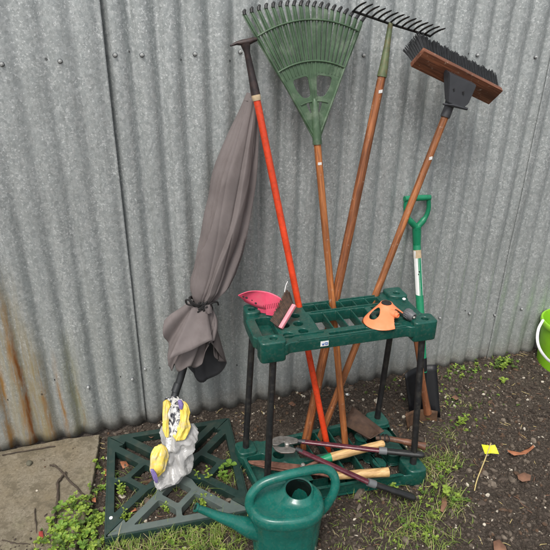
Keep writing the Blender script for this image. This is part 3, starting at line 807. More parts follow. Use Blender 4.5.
# sprinkler
scn = pz(386, 320, ztop); sk = thing('sprinkler', 'coral orange sprinkler with arched base and black cap on the right side of rack', 'sprinkler', scn)
bm = bmesh.new(); S = 180; prof = [(.0, .066), (.08, .064), (.25, .056), (.45, .045), (.65, .034), (.85, .0235), (1.0, .0175)]
H_ = .043; cp = pz(386.5, 302.5, ztop+H_); base_c = V((scn.x, scn.y, ztop))
top_c = V((cp.x, cp.y, ztop+H_)); 
def spt(th, h):
    r = interp([a for a, _ in prof], [b for _, b in prof], h)
    e = V((math.cos(th), math.sin(th), 0)); k_ = 1+.15*math.cos(2*(th-.2))*(1-h)
    c = lerp(base_c, top_c, h); return c + e*r*k_ + V((0,0,0))
NH = 60; vg = {}
def keep(th, h):
    th = th % (2*PI); dg = math.degrees(th)
    # arched cut-outs: left-front oval, right-front notch, back
    for c, w_, hb0, hb1 in ((186, 24, .30, .80), (312, 40, -.5, .74), (75, 42, -.3, .66)):
        d = abs((dg-c+180) % 360-180)/w_; e = (h-(hb0+hb1)/2)/((hb1-hb0)/2)
        if d*d+e*e < 1: return False
    return True
for i in range(S):
    for j in range(NH+1): vg[i, j] = bm.verts.new(spt(2*PI*i/S, j/NH))
for i in range(S):
    for j in range(NH):
        if keep(2*PI*(i+.5)/S, (j+.5)/NH): bm.faces.new((vg[i,j], vg[(i+1)%S,j], vg[(i+1)%S,j+1], vg[i,j+1]))
for v in [v for v in bm.verts if not v.link_faces]: bm.verts.remove(v)
o = mk('base', bm, M['coral'], sk, 60); md = o.modifiers.new('t', 'SOLIDIFY'); md.thickness = .003; md.offset = -1
ms = o.modifiers.new('s', 'SMOOTH'); ms.factor = .5; ms.iterations = 6
bm = bmesh.new(); lathe(bm, V((cp.x, cp.y, ztop+H_-.006)), (0,0,1), [(.0150,0),(.0165,.003),(.0160,.006),(.012,.0078),(0,.008)], 24); mk('cap', bm, M['black'], sk, 40)
bm = bmesh.new(); q0 = base_c+V((.018,-.012,.024)); lathe(bm, q0, (.45,-.8,.05), [(.013,-.01),(.013,.006),(.009,.008),(.009,.014),(.006,.016),(.0055,.010),(0,.010)], 18); mk('inlet', bm, M['coral'], sk, 40)
# hose connector
c_ = pz(410, 315, ztop+.016); cn = thing('hose_connector', 'small grey round hose connector next to the coral sprinkler', 'hose connector', V((c_.x, c_.y, ztop)))
bm = bmesh.new(); dr = V((.35,-.9,-.12)).normalized(); lathe(bm, c_-dr*.018, dr, [(0,0),(.013,0),(.0155,.004),(.016,.018),(.0145,.022),(.0145,.030),(.012,.034),(.008,.034),(.0075,.024),(0,.024)], 20); mk('body', bm, M['grey'], cn, 40)
bm = bmesh.new(); lathe(bm, c_+dr*.007, dr, [(0,0),(.0045,0),(.0045,.010),(.003,.012),(0,.012)], 14); mk('core', bm, M['bolt'], cn, 40)
bm = bmesh.new()
for k in range(16):
    a = 2*PI*k/16; N = V((0,0,1)); N = (N-dr*N.dot(dr)).normalized(); Bn = dr.cross(N); e = N*math.cos(a)+Bn*math.sin(a)
    tube(bm, [c_-dr*.014+e*.0157, c_+dr*.001+e*.0162], .0011, 5)
mk('grip_ridge', bm, M['grey'], cn, 0)
# button on the rear right corner
bm = bmesh.new(); lathe(bm, pz(404, 299.5, .581), (0,0,1), [(.0,0),(.0055,0),(.006,.003),(.004,.005),(0,.0055)], 16)
tag(mk('bottle_top', bm, M['white'], None, 40), 'tiny white cap on the rear right corner of the green rack', 'cap')

# ------------------------------------------------------------------ items on the lower tray
zl = .078
lp = thing('loppers', 'long loppers with maroon handles, black grips and short curved steel jaws on the lower tray', 'loppers', pz(300, 448, .06))
jo = pz(283.5, 444.5, zl+.028)
def blade(name, pts, z0, z1, m, parent):
    # outline in photo survey points on a plane, real thickness
    P = [pz(x, y, z0) for x, y in pts]
    me_ = plate([rnd([(p.x, p.y) for p in P], .006, 4)], 0, z1-z0, .0012, lambda c: V((c.x, c.y, z0+c.z)))
    return mk(name, me_, m, parent, 40)
blade('cutting_blade', [(271,442),(274,438.5),(281,437),(289,437.5),(298,440),(298,444),(290,445),(284,443),(278,446),(272.5,446)], zl+.028, zl+.034, M['steel'], lp)
blade('hook_blade', [(272,446.5),(276,447),(282,448.5),(288,447),(296,450),(295,453.5),(288,454),(281,454),(275,451)], zl+.020, zl+.026, M['steel'], lp)
bm = bmesh.new(); lathe(bm, pz(287, 445.5, zl+.026), (0,0,1), [(.008,0),(.009,.010),(.006,.013),(0,.014)], 18); mk('pivot_bolt', bm, M['bolt'], lp, 40)
def lophandle(p):
    tubeo('shank', [p[0], lerp(p[0],p[1],.1)], [.007,.0085], M['broom_black'], lp, 12)
    o = tubeo('handle', [p[0]+(p[1]-p[0])*.06, p[1]], [.0095, .0098], M['maroon'], lp, 14, .7)
    d = (p[2]-p[1]).normalized()
    tubeo('collar', [p[1]-d*.004, p[1]+d*.022], [.0125, .0125], M['collar'], lp, 14)
    e = p[2]; g = tubeo('grip', catmull([p[1]+d*.02, lerp(p[1],e,.5), e-d*.02, e], 5), [.0115]*5+[.0125]*5+[.0125, .0125, .012, .0115, .0105, .008], M['black'], lp, 14, .8)
lophandle([pz(297, 441, zl+.026), pz(380, 450.5, zl+.030), pz(424, 455, zl+.026)])
lophandle([pz(296, 449, zl+.022), pz(369, 482.5, zl+.020), pz(415, 498, .03)])

hs = thing('hedge_shears', 'hedge shears with rusty pinkish blades and pale wooden handles on the lower tray', 'shears', pz(300, 463, .06))
blade('shear_blade', [(247.5,461.5),(262,461.3),(296,465),(322,467.5),(322,472),(296,471.5),(262,466.5),(250,464.3)], zl-.008, zl-.003, M['rust_pink'], hs)
blade('shear_blade', [(250,464.5),(270,464.3),(304,468),(326,472),(322,476),(300,474),(268,470)], zl-.015, zl-.010, M['rust_pink'], hs)
bm = bmesh.new(); lathe(bm, pz(303, 466.5, zl-.004), (0,0,1), [(.0085,0),(.0085,.006),(.007,.010),(.003,.012),(0,.012)], 6); mk('pivot_nut', bm, M['bolt'], hs, 30)
wp = wood('pale_handle_wood', (.50, .30, .12), (.66, .44, .20), (pz(330,458,.08), pz(380,446,.08)), .4)
a, b, c = pz(319, 461, zl+.004), pz(331, 457.2, zl+.008), pz(384, 443.5, zl+.024)
tubeo('tang', [pz(306,466,zl-.006), a], [.004,.006], M['rust_pink'], hs, 10)
tubeo('ferrule', [a, lerp(a,b,.25), b], [.010, .0125, .0145], M['spadegreen'], hs, 16)
tubeo('handle', catmull([b, lerp(b,c,.4), lerp(b,c,.85), c], 4), [.0145]*4+[.0135]*4+[.0130]*4+[.010], wp, hs, 16)
a, b = pz(330, 476, zl+.002), pz(389, 472, zl+.004)
tubeo('tang', [pz(318,474,zl-.013), a], [.004,.006], M['rust_pink'], hs, 10)
tubeo('handle', catmull([a, lerp(a,b,.5), lerp(a,b,.93), b], 4), [.0135]*4+[.0145]*4+[.0155]*4+[.012], wp, hs, 16)

sv = thing('hand_shovel', 'small rusty shovel with raised sides and worn brown handle on the lower tray', 'shovel', pz(365, 425, .06))
cz = .105
c1, c2, c3_, c4_ = pz(352, 407, cz), pz(386, 433, cz-.01), pz(368, 443, cz-.02), pz(342, 425, cz-.02)
bm = bmesh.new(); grid = []
for j in range(9):
    row = []
    for i in range(9):
        a, b = i/8, j/8   # a from far edge (tip) to neck, b across
        p = lerp(lerp(c1, c2, a), lerp(c4_, c3_, a), b)
        wall = max(0, (abs(2*b-1)-.72)/.28); back = max(0, (a-.86)/.14)
        narrow = 1-.25*a; p = lerp(lerp(lerp(c1,c2,a), lerp(c4_,c3_,a), .5), p, narrow) + V((0,0,.020*max(wall, back)*(.5+.5*a)-.004))
        row.append(bm.verts.new(p))
    grid.append(row)
for j in range(8):
    for i in range(8): bm.faces.new((grid[j][i], grid[j][i+1], grid[j+1][i+1], grid[j+1][i]))
o = mk('scoop', bm, M['rust_dark'], sv, 40); md = o.modifiers.new('t', 'SOLIDIFY'); md.thickness = .0025
a, b, c = pz(376, 438, cz), pz(388, 438.5, cz+.006), pz(425, 446.5, cz-.005)
tubeo('neck', [a, b], [.008, .010], M['rust_dark'], sv, 12)
wd = wood('dark_short_handle_wood', (.12,.05,.028), (.20,.085,.045), (b, c))
o = tubeo('handle', catmull([b, lerp(b,c,.5)+V((0,0,.002)), c], 4), [.0095]*4+[.0115]*4+[.0145], wd, sv, 16)
bm = bmesh.new(); dr = (c-b).normalized(); lathe(bm, c-dr*.002, dr, [(.0105,.0026),(.009,.0026),(0,.0024)], 16); mk('handle_end', bm, M['ink'], o, 0)
bm = bmesh.new()
for k in range(3):
    q = lerp(a, b, .3+.3*k); tube(bm, [q+V((.004*math.cos(t_*PI/6), .013*math.cos(t_*PI/6+k), .013*math.sin(t_*PI/6+k))) for t_ in range(12)], .0022, 6, closed=True)
mk('strap', bm, M['cord'], sv, 60)

# ------------------------------------------------------------------ watering can
wc = thing('watering_can', 'glossy green plastic watering can with arched handle and long spout in the foreground', 'watering can', pz(285, 548, 0))
ZC = .195
L0, R0, F0, B0 = pz(247, 503, ZC), pz(322, 498, ZC), pz(287, 523, ZC), pz(288, 478, ZC)
cx = (L0+R0+F0+B0)/4; axu = (R0-L0); ha = axu.length/2; axu = V((axu.x, axu.y, 0)).normalized(); axv = V((-axu.y, axu.x, 0)); hbv = abs((B0-F0).dot(axv))/2
def el(a, s, z, c=None): 
    k = 1.0
    ca, sa = math.cos(a), math.sin(a); e = 2/2.5
    return V((cx.x, cx.y, 0)) + axu*ha*s*math.copysign(abs(ca)**e, ca) + axv*hbv*s*math.copysign(abs(sa)**e, sa) + V((0,0,z))
bm = bmesh.new(); SG = 96
prof = [(.0, .0), (.80, .0), (.86, .004), (.88, .012), (.93, .10), (.975, .158), (.99, .163), (1.01, .168), (1.02, .176), (1.0, .188), (.95, .1955), (.88, .198)]
rings = []
for s_, z in prof:
    rings.append([])
    for k in range(SG):
        a = 2*PI*k/SG; rib = 0
        if .01 < z < .16: rib = -.020*(1 if (k % 6) in (0,) else 0)
        rings[-1].append(bm.verts.new(el(a, max(s_, .001)+rib, z)))
for a, b in zip(rings, rings[1:]):
    for k in range(SG): bm.faces.new((a[k], a[(k+1)%SG], b[(k+1)%SG], b[k]))
for f in bm.faces:
    if max(v.co.z for v in f.verts) < .003: f.material_index = 1
# top: gently sloping disc with hole on the right
hc = pz(298.5, 490, ZC+.004); hc2 = V((hc.x, hc.y, 0)); hr = .041
inner = []
for k in range(SG):
    a = 2*PI*k/SG
    # hole ring roughly matched to the rim angle around the hole centre
    d = el(a, .88, 0)-hc2; d.z = 0; d.normalize(); inner.append(d)
N_ = 8; prev = rings[-1]
rimp = [v.co.copy() for v in rings[-1]]
for j in range(1, N_+1):
    t_ = j/N_; row = []
    for k in range(SG):
        q = hc2 + inner[k]*hr*1.0; p0 = rimp[k]; p = V((lerp(p0.x, q.x, t_), lerp(p0.y, q.y, t_), 0))
        left = max(0, -(p-V((cx.x,cx.y,0))).dot(axu)/ha)   # slopes down toward the spout side
        z = .198 - .012*math.sin(min(1, t_*1.6)*PI/2)*(.4+1.2*left) + (.012 if j == N_ else (.006 if j == N_-1 else 0))
        row.append(bm.verts.new(V((p.x, p.y, z))))
    for k in range(SG): bm.faces.new((prev[k], prev[(k+1)%SG], row[(k+1)%SG], row[k]))
    prev = row
row = []
for rr, z in ((.037, .203), (.037, .19), (.045, .15), (.05, .05)):
    row = [bm.verts.new(V((hc2.x, hc2.y, z)) + inner[k]*rr) for k in range(SG)]
    for k in range(SG): 
        f = bm.faces.new((prev[k], prev[(k+1)%SG], row[(k+1)%SG], row[k])); f.material_index = 1 if z < .2 else 0
    prev = row
f = bm.faces.new(prev); f.material_index = 1
body = mk('body', bm, [M['can'], M['can_in']], wc, 50)
# handle: starts on front-left shoulder, arches over, comes down at the right side
hp = [pz(254, 513, .165), pz(249.5, 504, .195), pz(252, 493.5, .225), pz(263, 483, .25), pz(283, 476, .262), pz(303, 471.5, .262), pz(320, 468.5, .255), pz(331, 472, .242), pz(335.5, 482, .215), pz(333, 494, .18), pz(326, 505, .145), pz(320, 511, .125)]
hpc = catmull(hp, 6); nr = len(hpc)
rr = [.0132 + .004*max(0, 1-i/8) + .003*max(0, 1-(nr-1-i)/10) for i in range(nr)]
tubeo('handle', hpc, rr, M['can'], wc, 18)
# spout
spp = [pz(262, 530, .10), pz(252, 528, .12), pz(243, 525, .14), pz(232, 521, .16), pz(220, 517, .18), pz(209, 512.5, .20), pz(200, 509, .217), pz(197, 507.8, .222)]
sc_ = catmull(spp, 5); bm = bmesh.new(); m_ = len(sc_); rad = [interp([0, .2, .4, .6, .85, 1], [.034, .028, .0185, .0130, .0098, .0095], i/(m_-1)) for i in range(m_)]
rg = tube(bm, sc_, rad, 20, cap=False)
dr = (sc_[-1]-sc_[-2]).normalized()
rim = [bm.verts.new(v.co + (v.co-sc_[-1]).normalized()*.003) for v in rg[-1]]; rim2 = [bm.verts.new(v.co+dr*.005) for v in rim]; rin = [bm.verts.new(sc_[-1]+(v.co-sc_[-1])*.8+dr*.005) for v in rg[-1]]; rdn = [bm.verts.new(sc_[-4]+(v.co-sc_[-1])*.8) for v in rg[-1]]
seq = [rg[-1], rim, rim2, rin, rdn]
for i, (a, b) in enumerate(zip(seq, seq[1:])):
    for k in range(20): f = bm.faces.new((a[k], a[(k+1)%20], b[(k+1)%20], b[k])); f.material_index = 1 if i == 3 else 0
f = bm.faces.new(rdn); f.material_index = 1
mk('spout', bm, [M['can'], M['can_in']], wc, 50)

# ------------------------------------------------------------------ grid tile with the umbrella foot
TL, TR, BL_, BR_ = pz(109, 437, .034), pz(228, 418, .034), pz(106, 536, .034), pz(250, 509, .034)
til = thing('base_grid', 'dark green square plastic grid for the parasol base, its front section light grey', 'grid', (.11, -.29, 0))
bar_ofs = .004
def tmap(c):
    s, t_ = (c.x+1)/2, (c.y+1)/2
    p = BL_*(1-s)*(1-t_) + BR_*s*(1-t_) + TL*(1-s)*t_ + TR*s*t_
    return V((p.x, p.y, c.z))
hw = .075*math.sqrt(2)/1.0*.5*1.0
g = .006
def quad_section(rot, name, mat, lift):
    outl = [(-1+g*2,-1), (1-g*2,-1), (.76,-.76-g), (.74,-.84), (.31,-.41), (.24,-.24-g), (g,-g*3), (-g,-g*3), (-.24,-.24-g), (-.31,-.41), (-.74,-.84), (-.76,-.76-g)]
    holes_ = [[(0,-.215),(-.225,-.44),(0,-.665),(.225,-.44)]]
    tri = [(-.635,-.90),(-.265,-.53),(-.04,-.755),(-.04,-.90)]
    holes_ += [tri, [(-x, y) for x, y in tri[::-1]]]
    ca, sa = math.cos(rot), math.sin(rot)
    def xf(c):
        x, y = c.x*ca-c.y*sa, c.x*sa+c.y*ca
        z = c.z + lift*max(0, -c.y-.1)
        return tmap(V((x, y, z)))
    return plate([rnd(outl, .02, 3)]+[rnd(h, .03, 4) for h in holes_], .010, .034, .0016, xf) if False else _sec(outl, holes_, xf)
def _sec(outl, holes_, xf):
    # plate in unit coordinates: bevel kept tiny in those units, real thickness in z
    me_ = plate([rnd(outl, .02, 3)]+[rnd(h, .035, 4) for h in holes_], 0, 1, .008, None)
    for v in me_.vertices:
        z = v.co.z; v.co = xf(V((v.co.x, v.co.y, .006+.028*z)))
    return me_
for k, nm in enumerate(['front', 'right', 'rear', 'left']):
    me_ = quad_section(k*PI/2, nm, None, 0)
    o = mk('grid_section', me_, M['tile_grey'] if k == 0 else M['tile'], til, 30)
    if k == 0: o['label'] = 'light grey front section'
# outer skirt
bm = bmesh.new()
cor = [tmap(V(c)) for c in ((-1,-1,0),(1,-1,0),(1,1,0),(-1,1,0))]
for i in range(4):
    a, b = cor[i].copy(), cor[(i+1)%4].copy(); a.z = b.z = .014; d = (b-a).normalized(); nn = V((d.y, -d.x, 0)); box(bm, (a+b)/2+nn*.003, (b-a)*.5+d*.003, nn*.0025, (0,0,.0165), 0, .001)
mk('outer_skirt', bm, M['tile'], til, 30)
bm = bmesh.new(); lathe(bm, pz(111, 518, .034), (0,0,1), [(0,0),(.0055,0),(.005,.002),(0,.0025)], 16); mk('white_button', bm, M['white'], til, 40)

# ------------------------------------------------------------------ umbrella
ub0 = pz(160, 466, .036); utop = py(250, 98, -.055); 
um = thing('garden_umbrella', 'furled mauve grey garden umbrella tied with black cord, leaning on the fence', 'umbrella', ub0)
uax = (utop-ub0).normalized()
# pole seen from bag to under the canopy: (173,405)->(184,365)
pa = ub0; pb = on_line(ub0, utop, 184, 366)
pp = lambda x, y, yy: py(x, y, yy)
polep = [pp(166.5, 440, -.30), pp(173.5, 400, -.225), pp(184, 366, -.185), pp(197, 305, -.14), pp(222, 200, -.10), utop]
tubeo('pole', catmull([ub0]+polep, 3), .0125, M['pole'], um, 16)
tubeo('pole_joint', [pp(175.2,392,-.219), pp(178.2,383.5,-.206)], .0138, M['pole'], um, 16)
lev = [(96,245.5,258.5),(110,240,258.7),(128,231.5,259),(149,222.5,258.5),(165,216,257.5),(180,211.3,256),(210,204.8,251),(237,199,246.8),(255,194,243),(270,190.5,238.5),(283,188,231),(293,189,221),(301,193.5,213),(304,194,212)]
bm = bmesh.new(); rings = []; SG = 240; NL = 90
for j in range(NL+1):
    yp = lerp(96, 304, j/NL); xs = [l[0] for l in lev]
    xl = interp(xs, [l[1] for l in lev], yp); xr = interp(xs, [l[2] for l in lev], yp)
    Yd = interp([96, 200, 305], [-.055, -.10, -.14], yp)
    a, b = py(xl, yp, Yd), py(xr, yp, Yd); c = (a+b)/2; hwid = (b-a).length/2*.93; ex = (b-a).normalized()
    dep = min(hwid*.8, .05) + .008; ring = []
    for k in range(SG):
        th = 2*PI*k/SG; fold = .0
        tj = j/NL
        # long pleats, sharper near the tie
        sh = .35*math.sin(tj*2.2)
        w1 = abs(math.sin(2.5*(th+sh)+.6)); w2 = abs(math.sin(4.5*th-1.2*tj+1.0)); 
        amp = interp([0,.2,.6,.85,1], [.10,.16,.20,.30,.22], tj)
        f1 = (6*th/(2*PI) + .35*tj + .25 + .25*noise.noise(V((tj*3, 2, 5)))) % 1.0
        saw = f1 if f1 < .93 else (1-f1)/.07*.93
        fold = -amp*1.5*saw**1.1 + .055*noise.noise(V((math.cos(th)*2, math.sin(th)*2, tj*7))) - .05*(1-w2)**3
        r = (1+fold)*(.80+.20*math.cos(PI/5)/max(.5, math.cos(((th+1.9*tj+.3) % (2*PI/5))-PI/5)))/ .98
        x = math.cos(th)*r; y = math.sin(th)*r
        if abs(math.cos(th)) > .9: x = math.copysign(min(1.02, abs(x)+.08), x)
        ring.append(bm.verts.new(c + ex*hwid*x + V((0, 1, .25))*dep*y))
    rings.append(ring)
for a, b in zip(rings, rings[1:]):
    for k in range(SG): bm.faces.new((a[k], a[(k+1)%SG], b[(k+1)%SG], b[k]))
bm.faces.new(rings[0][::-1])
can = mk('canopy', bm, M['cloth'], um, 180)
# skirt below the tie
hem = [ (163,321,-.15),(163.5,333,-.17),(168,345,-.165),(167.5,357,-.19),(171,371,-.20),(174,363,-.215),(178,372,-.225),(189,366,-.240),(195,368,-.225),(203,361,-.235),(205,352,-.24),(208,345,-.235),(213,341,-.235),(214.5,346,-.215),(215,357,-.215),(220,361,-.205),(226.5,363,-.18),
        (221,372,-.15),(211,378,-.14),(200,382,-.13),(193,373,-.12),(184,362,-.11),(176,348,-.11),(168,332,-.12)]
H3 = catmull([py(*h) for h in hem]+[py(*hem[0])], 6)[:-1]
nH = len(H3); tie_c = py(201, 304, -.145); tl_, tr_ = py(191.5, 303, -.145), py(211, 306, -.145); exh = (tr_-tl_)/2
bm = bmesh.new(); rings = []
# match starting angle: hem starts at far left (angle pi), runs along the front (towards camera) to the right, back behind
for j in range(25):
    t_ = j/24; ring = []
    for k in range(nH):
        q = k/nH; th = PI + 2*PI*q
        T0 = tie_c + exh*math.cos(th)*(1+.12*math.sin(q*60)) + V((0, 1, .2))*.026*math.sin(th)*(1+.15*math.sin(q*47))
        p = lerp(T0, H3[k], t_)
        sw = (q*13+.15*math.sin(q*40)) % 1.0; sw = sw if sw < .85 else (1-sw)/.15*.85
        pl = (sw-.4)*.013*min(1, t_*2.2)*(1-.35*t_) + math.sin(q*2*PI*4+1.5)*.004*math.sin(t_*PI)
        out_ = V((math.cos(th), math.sin(th), 0)); p = p + out_*(pl + .012*math.sin(t_*PI))
        ring.append(bm.verts.new(p))
    rings.append(ring)
for a, b in zip(rings, rings[1:]):
    for k in range(nH): bm.faces.new((a[k], a[(k+1)%nH], b[(k+1)%nH], b[k]))
sk_ = mk('canopy_skirt', bm, [M['cloth'], M['fabric_in']], um, 180)
md = sk_.modifiers.new('t', 'SOLIDIFY'); md.thickness = .002; md.offset = -1; md.material_offset = 1; md.material_offset_rim = 0
# overlapping outer flap in front
def flap(P, n1=10, n2=10, bulge=.006):
    bm = bmesh.new(); g_ = []
    for j in range(n2+1):
        row = []
        for i in range(n1+1):
            a, b = i/n1, j/n2; p = lerp(lerp(P[0], P[1], a), lerp(P[3], P[2], a), b)
            p = p + V((0,-1,.1))*(bulge*math.sin(a*PI)*math.sin(b*PI*.9+.1) + .0025*math.sin(a*9+b*3)); row.append(bm.verts.new(p))
        g_.append(row)
    for j in range(n2):
        for i in range(n1): bm.faces.new((g_[j][i], g_[j][i+1], g_[j+1][i+1], g_[j+1][i]))
    return bm
for P in ([py(192,307,-.175), py(207,307,-.178), py(212.5,340,-.252), py(168.5,360,-.262)], [py(203,305,-.178), py(211.5,306,-.170), py(225.5,361.5,-.19), py(212,343,-.232)]):
    o = mk('folded_flap', flap(P), M['cloth'], sk_, 180); md = o.modifiers.new('t', 'SOLIDIFY'); md.thickness = .0028
# black cord
bm = bmesh.new()
loop = []
for k in range(22):
    th = 2*PI*k/22; loop.append(tie_c + exh*1.12*math.cos(th) + V((0,1,.15))*.032*math.sin(th) + V((0,0,-.004*math.cos(th)*2+.003*math.sin(5*th))))
tube(bm, loop, .0042, 8, closed=True)
tube(bm, [p+V((0,0,.006*math.sin(i*1.7))) for i, p in enumerate(loop)], .0036, 8, closed=True)
for k in range(26):
    p = py(lerp(186, 206, R_.random()), 0, -.18) if False else py(R_.uniform(199, 205), R_.uniform(303, 310), -.185); q = V((R_.uniform(-1,1), R_.uniform(-.5,.5), R_.uniform(-1,1)))*.009
    tube(bm, catmull([p-q, p+V((0,-.004,.003)), p+q], 3), .0026, 6)
tube(bm, catmull([py(201,306,-.185), py(195,304,-.185), py(190,300.5,-.18), py(186,300,-.175), py(187,304,-.175), py(192,305.5,-.18)], 4), .0032, 8)
tube(bm, catmull([py(207,306,-.18), py(212,303,-.175), py(217,302,-.165), py(218.5,305,-.16)], 4), .0028, 8)
mk('tie_cord', bm, M['cord'], um, 60)
mk('cloth_tab', flap([py(204,305,-.187), py(210,304.5,-.183), py(212,313,-.19), py(206,314,-.195)], 4, 4, .002), M['cloth'], um, 60)
tubeo('top_cap', [utop+V((0,0,-.01)), utop+uax*.014], [.020, .014], M['cloth'], um, 16)

# ------------------------------------------------------------------ plastic bag round the foot
bg = thing('plastic_bag', 'crumpled yellow and clear plastic bag bunched round the umbrella foot', 'bag', ub0)
def ridge(p):
    return (1-abs(noise.noise(p))*2.2)
def crumple(levels, yline, dep, seg, amp, seed, cap=True):
    bm = bmesh.new(); rings = []; seg *= 2
    for yp, xl, xr in levels:
        Yd = interp([p[0] for p in yline], [p[1] for p in yline], yp)-.018; a, b = py(xl, yp, Yd), py(xr, yp, Yd); c = (a+b)/2; hwid = (b-a).length/2; ex = (b-a).normalized(); ring = []
        for k in range(seg):
            th = 2*PI*k/seg; q = V((math.cos(th)+seed, math.sin(th), yp*.05))
            tri = lambda v: abs((v % 1.0)*2-1)
            wb_ = noise.noise(V((seed, yp*.06, th)))*.25
            sk_w = yp*.022
            nn = (tri(5*th/(2*PI)+sk_w+seed+wb_)*.62 + tri(9*th/(2*PI)-sk_w*1.7+seed*2.3+wb_*2)*.34 + tri(2*th/(2*PI)+yp*.07+seed)*.22 - .62)*amp*1.5
            ring.append(bm.verts.new(c + ex*hwid*math.cos(th)*(1+nn*.5) + V((0,1,.35))*min(hwid*.8, dep)*math.sin(th)*(1+nn)))
        rings.append(ring)
    for a, b in zip(rings, rings[1:]):
        for k in range(seg): bm.faces.new((a[k], a[(k+1)%seg], b[(k+1)%seg], b[k]))
    if cap:
        for r_ in (rings[0], rings[-1]):
            c = sum((v.co for v in r_), V((0,0,0)))/seg; cv = bm.verts.new(c+V((0,0,.003 if r_ is rings[0] else -.003)))
            for k in range(seg): bm.faces.new((r_[k], r_[(k+1)%seg], cv))
    return bm
def dens(L, n=9):
    out = []
    for a, b in zip(L, L[1:]):
        for k in range(n): out.append(tuple(lerp(p, q, k/n) for p, q in zip(a, b)))
    out.append(L[-1]); return out
yl = [(398, -.225), (435, -.28), (488, -.36)]
mk('printed_wrap', crumple(dens([(402,166,184),(408,164,186),(418,163.5,187),(430,164.5,187.5),(438,166,186)]), yl, .028, 40, .45, 1), M['print'], bg, 50)
mk('yellow_wrap', crumple(dens([(401,165,169),(404,163,171),(410,162.5,169.5),(422,162.5,168.5),(430,163,169),(436,165,169)]), [(400,-.235),(440,-.30)], .012, 32, .4, 5), M['yellow'], bg, 50)
mk('yellow_wrap', crumple(dens([(402,181,185),(405,179,188),(412,180,189.5),(418,178.5,188.5),(424,178.5,190.5),(430,176,189),(436,173,185),(439,175,181)]), [(400,-.24),(440,-.305)], .014, 32, .5, 8), M['yellow'], bg, 50)
CL = [(429,163,190),(435,162,196),(440,163,195.5),(446,163,189),(452,162,190),(460,160,192),(468,158,188),(476,156,178),(483,155,168),(488,156,162)]
for sd_, dx0, dx1 in ((3, 0, 0), (31, 4, -5)):
    mk('clear_wrap', crumple(dens([(y_, x0_+dx0, x1_+dx1) for y_, x0_, x1_ in CL]), yl, .045, 56, .62, sd_), M['film'], bg, 35)
mk('clear_flap', crumple(dens([(425,189,194),(430,186,198),(437,187,197.5),(442,189,195)]), yl, .016, 24, .6, 12), M['film'], bg, 40)
mk('yellow_pouch', crumple(dens([(446,160,164),(449,155,167),(454,151.5,168),(461,149.8,167),(469,150,164),(474,152,160),(477,153,156)]), [(445,-.318),(480,-.368)], .018, 36, .4, 20), M['yellow'], bg, 50)
mk('purple_corner', crumple(dens([(470,150.2,154),(474,151.5,157),(479,153,158),(482,155,158)]), [(468,-.375),(485,-.39)], .010, 16, .35, 22), M['purple'], bg, 50)
mk('purple_corner', crumple(dens([(401,178,182),(404,178,183.5),(408,179,183)]), [(400,-.25),(410,-.26)], .007, 12, .3, 24), M['purple'], bg, 50)

# ------------------------------------------------------------------ bucket
kb = pz(541, 373, 0); cb_ = V((kb.x+.128, kb.y+.02, 0)); bk_ = thing('bucket', 'lime green bucket with white carrying handle at the right edge', 'bucket', cb_)
bm = bmesh.new(); lathe(bm, cb_, (0,0,1), [(0,.004),(.100,.004),(.103,.0),(.105,.01),(.121,.205),(.128,.206),(.130,.212),(.130,.226),(.127,.230),(.121,.230),(.118,.215),(.100,.012),(0,.012)], 64); mk('body', bm, M['lime'], bk_, 40)
hpts = [py(543, 320, cb_.y-.03), py(538.5, 329, cb_.y-.09), py(537.5, 341, cb_.y-.13), py(541.5, 352, cb_.y-.15), py(551, 362, cb_.y-.155)]
q_ = hpts[-1]; hpts += [q_+V((.06, .01, -.012)), q_+V((.12,.05,.0)), q_+V((.165,.11,.06)), V((cb_.x+.133, cb_.y+.01, .205))]
tubeo('handle', catmull(hpts, 6), .0055, M['white'], bk_, 12, .6)

# ------------------------------------------------------------------ plant tag
tg = thing('plant_tag', 'fluorescent yellow tag on a thin dry stalk stuck in the soil at the right', 'plant tag', pz(474, 492, 0))
s0 = pz(474, 493, -.005); s1 = pz(483, 462, .05)
tubeo('stalk', catmull([s0, pz(477, 480, .02), pz(484, 462, .047), pz(491, 443, .072)], 5), .0019, M['straw'], tg, 8)
bm = bmesh.new(); q = [pz(481.5, 444.5, .066), pz(490, 445.6, .064), pz(495, 444.8, .069), pz(499, 454, .055), pz(491, 453.2, .054), pz(485, 454, .058)]
f1 = [bm.verts.new(p) for p in q]; bm.faces.new(f1); o = mk('tag', bm, M['tagyellow'], tg, 0); md = o.modifiers.new('t', 'SOLIDIFY'); md.thickness = .0008; md.offset = 0

# ------------------------------------------------------------------ sticks, stones, dead leaves
def stick(label, pts, r, group=None):
    bm = bmesh.new(); c = catmull([pz(*p) for p in pts], 5); c = [p+V((R_.uniform(-1,1), R_.uniform(-1,1), 0))*.0012 for p in c]
    tube(bm, c, [r*(.7+.6*R_.random()) for _ in c], 8); return tag(mk('stick', bm, M['stick'], None, 60), label, 'stick', group)
stick('forked dark stick lying diagonally on the concrete slab', [(50,465,.022),(56,466.5,.022),(63,473,.024),(70,481,.022),(79,490,.02),(89,501,.02),(92,507,.015)], .0032)
stick('bent dark stick running towards the viewer on the concrete slab', [(66,472,.026),(60,479,.022),(57.5,484,.022),(58,497,.02),(56,512,.02),(55,530,.02)], .0042)
stick('thin dark twig at the front edge of the concrete slab', [(35,508,.02),(35.5,520,.02),(38,538,.012)], .0018)
stick('thin twig lying flat in debris by bottom left corner', [(2,540,.02),(14,543,.018),(30,544,.018)], .0016)
stick('thin pale twig in gravel under the fence, above the slab', [(2,455,.02),(25,451,.02),(55,446,.02)], .0022)
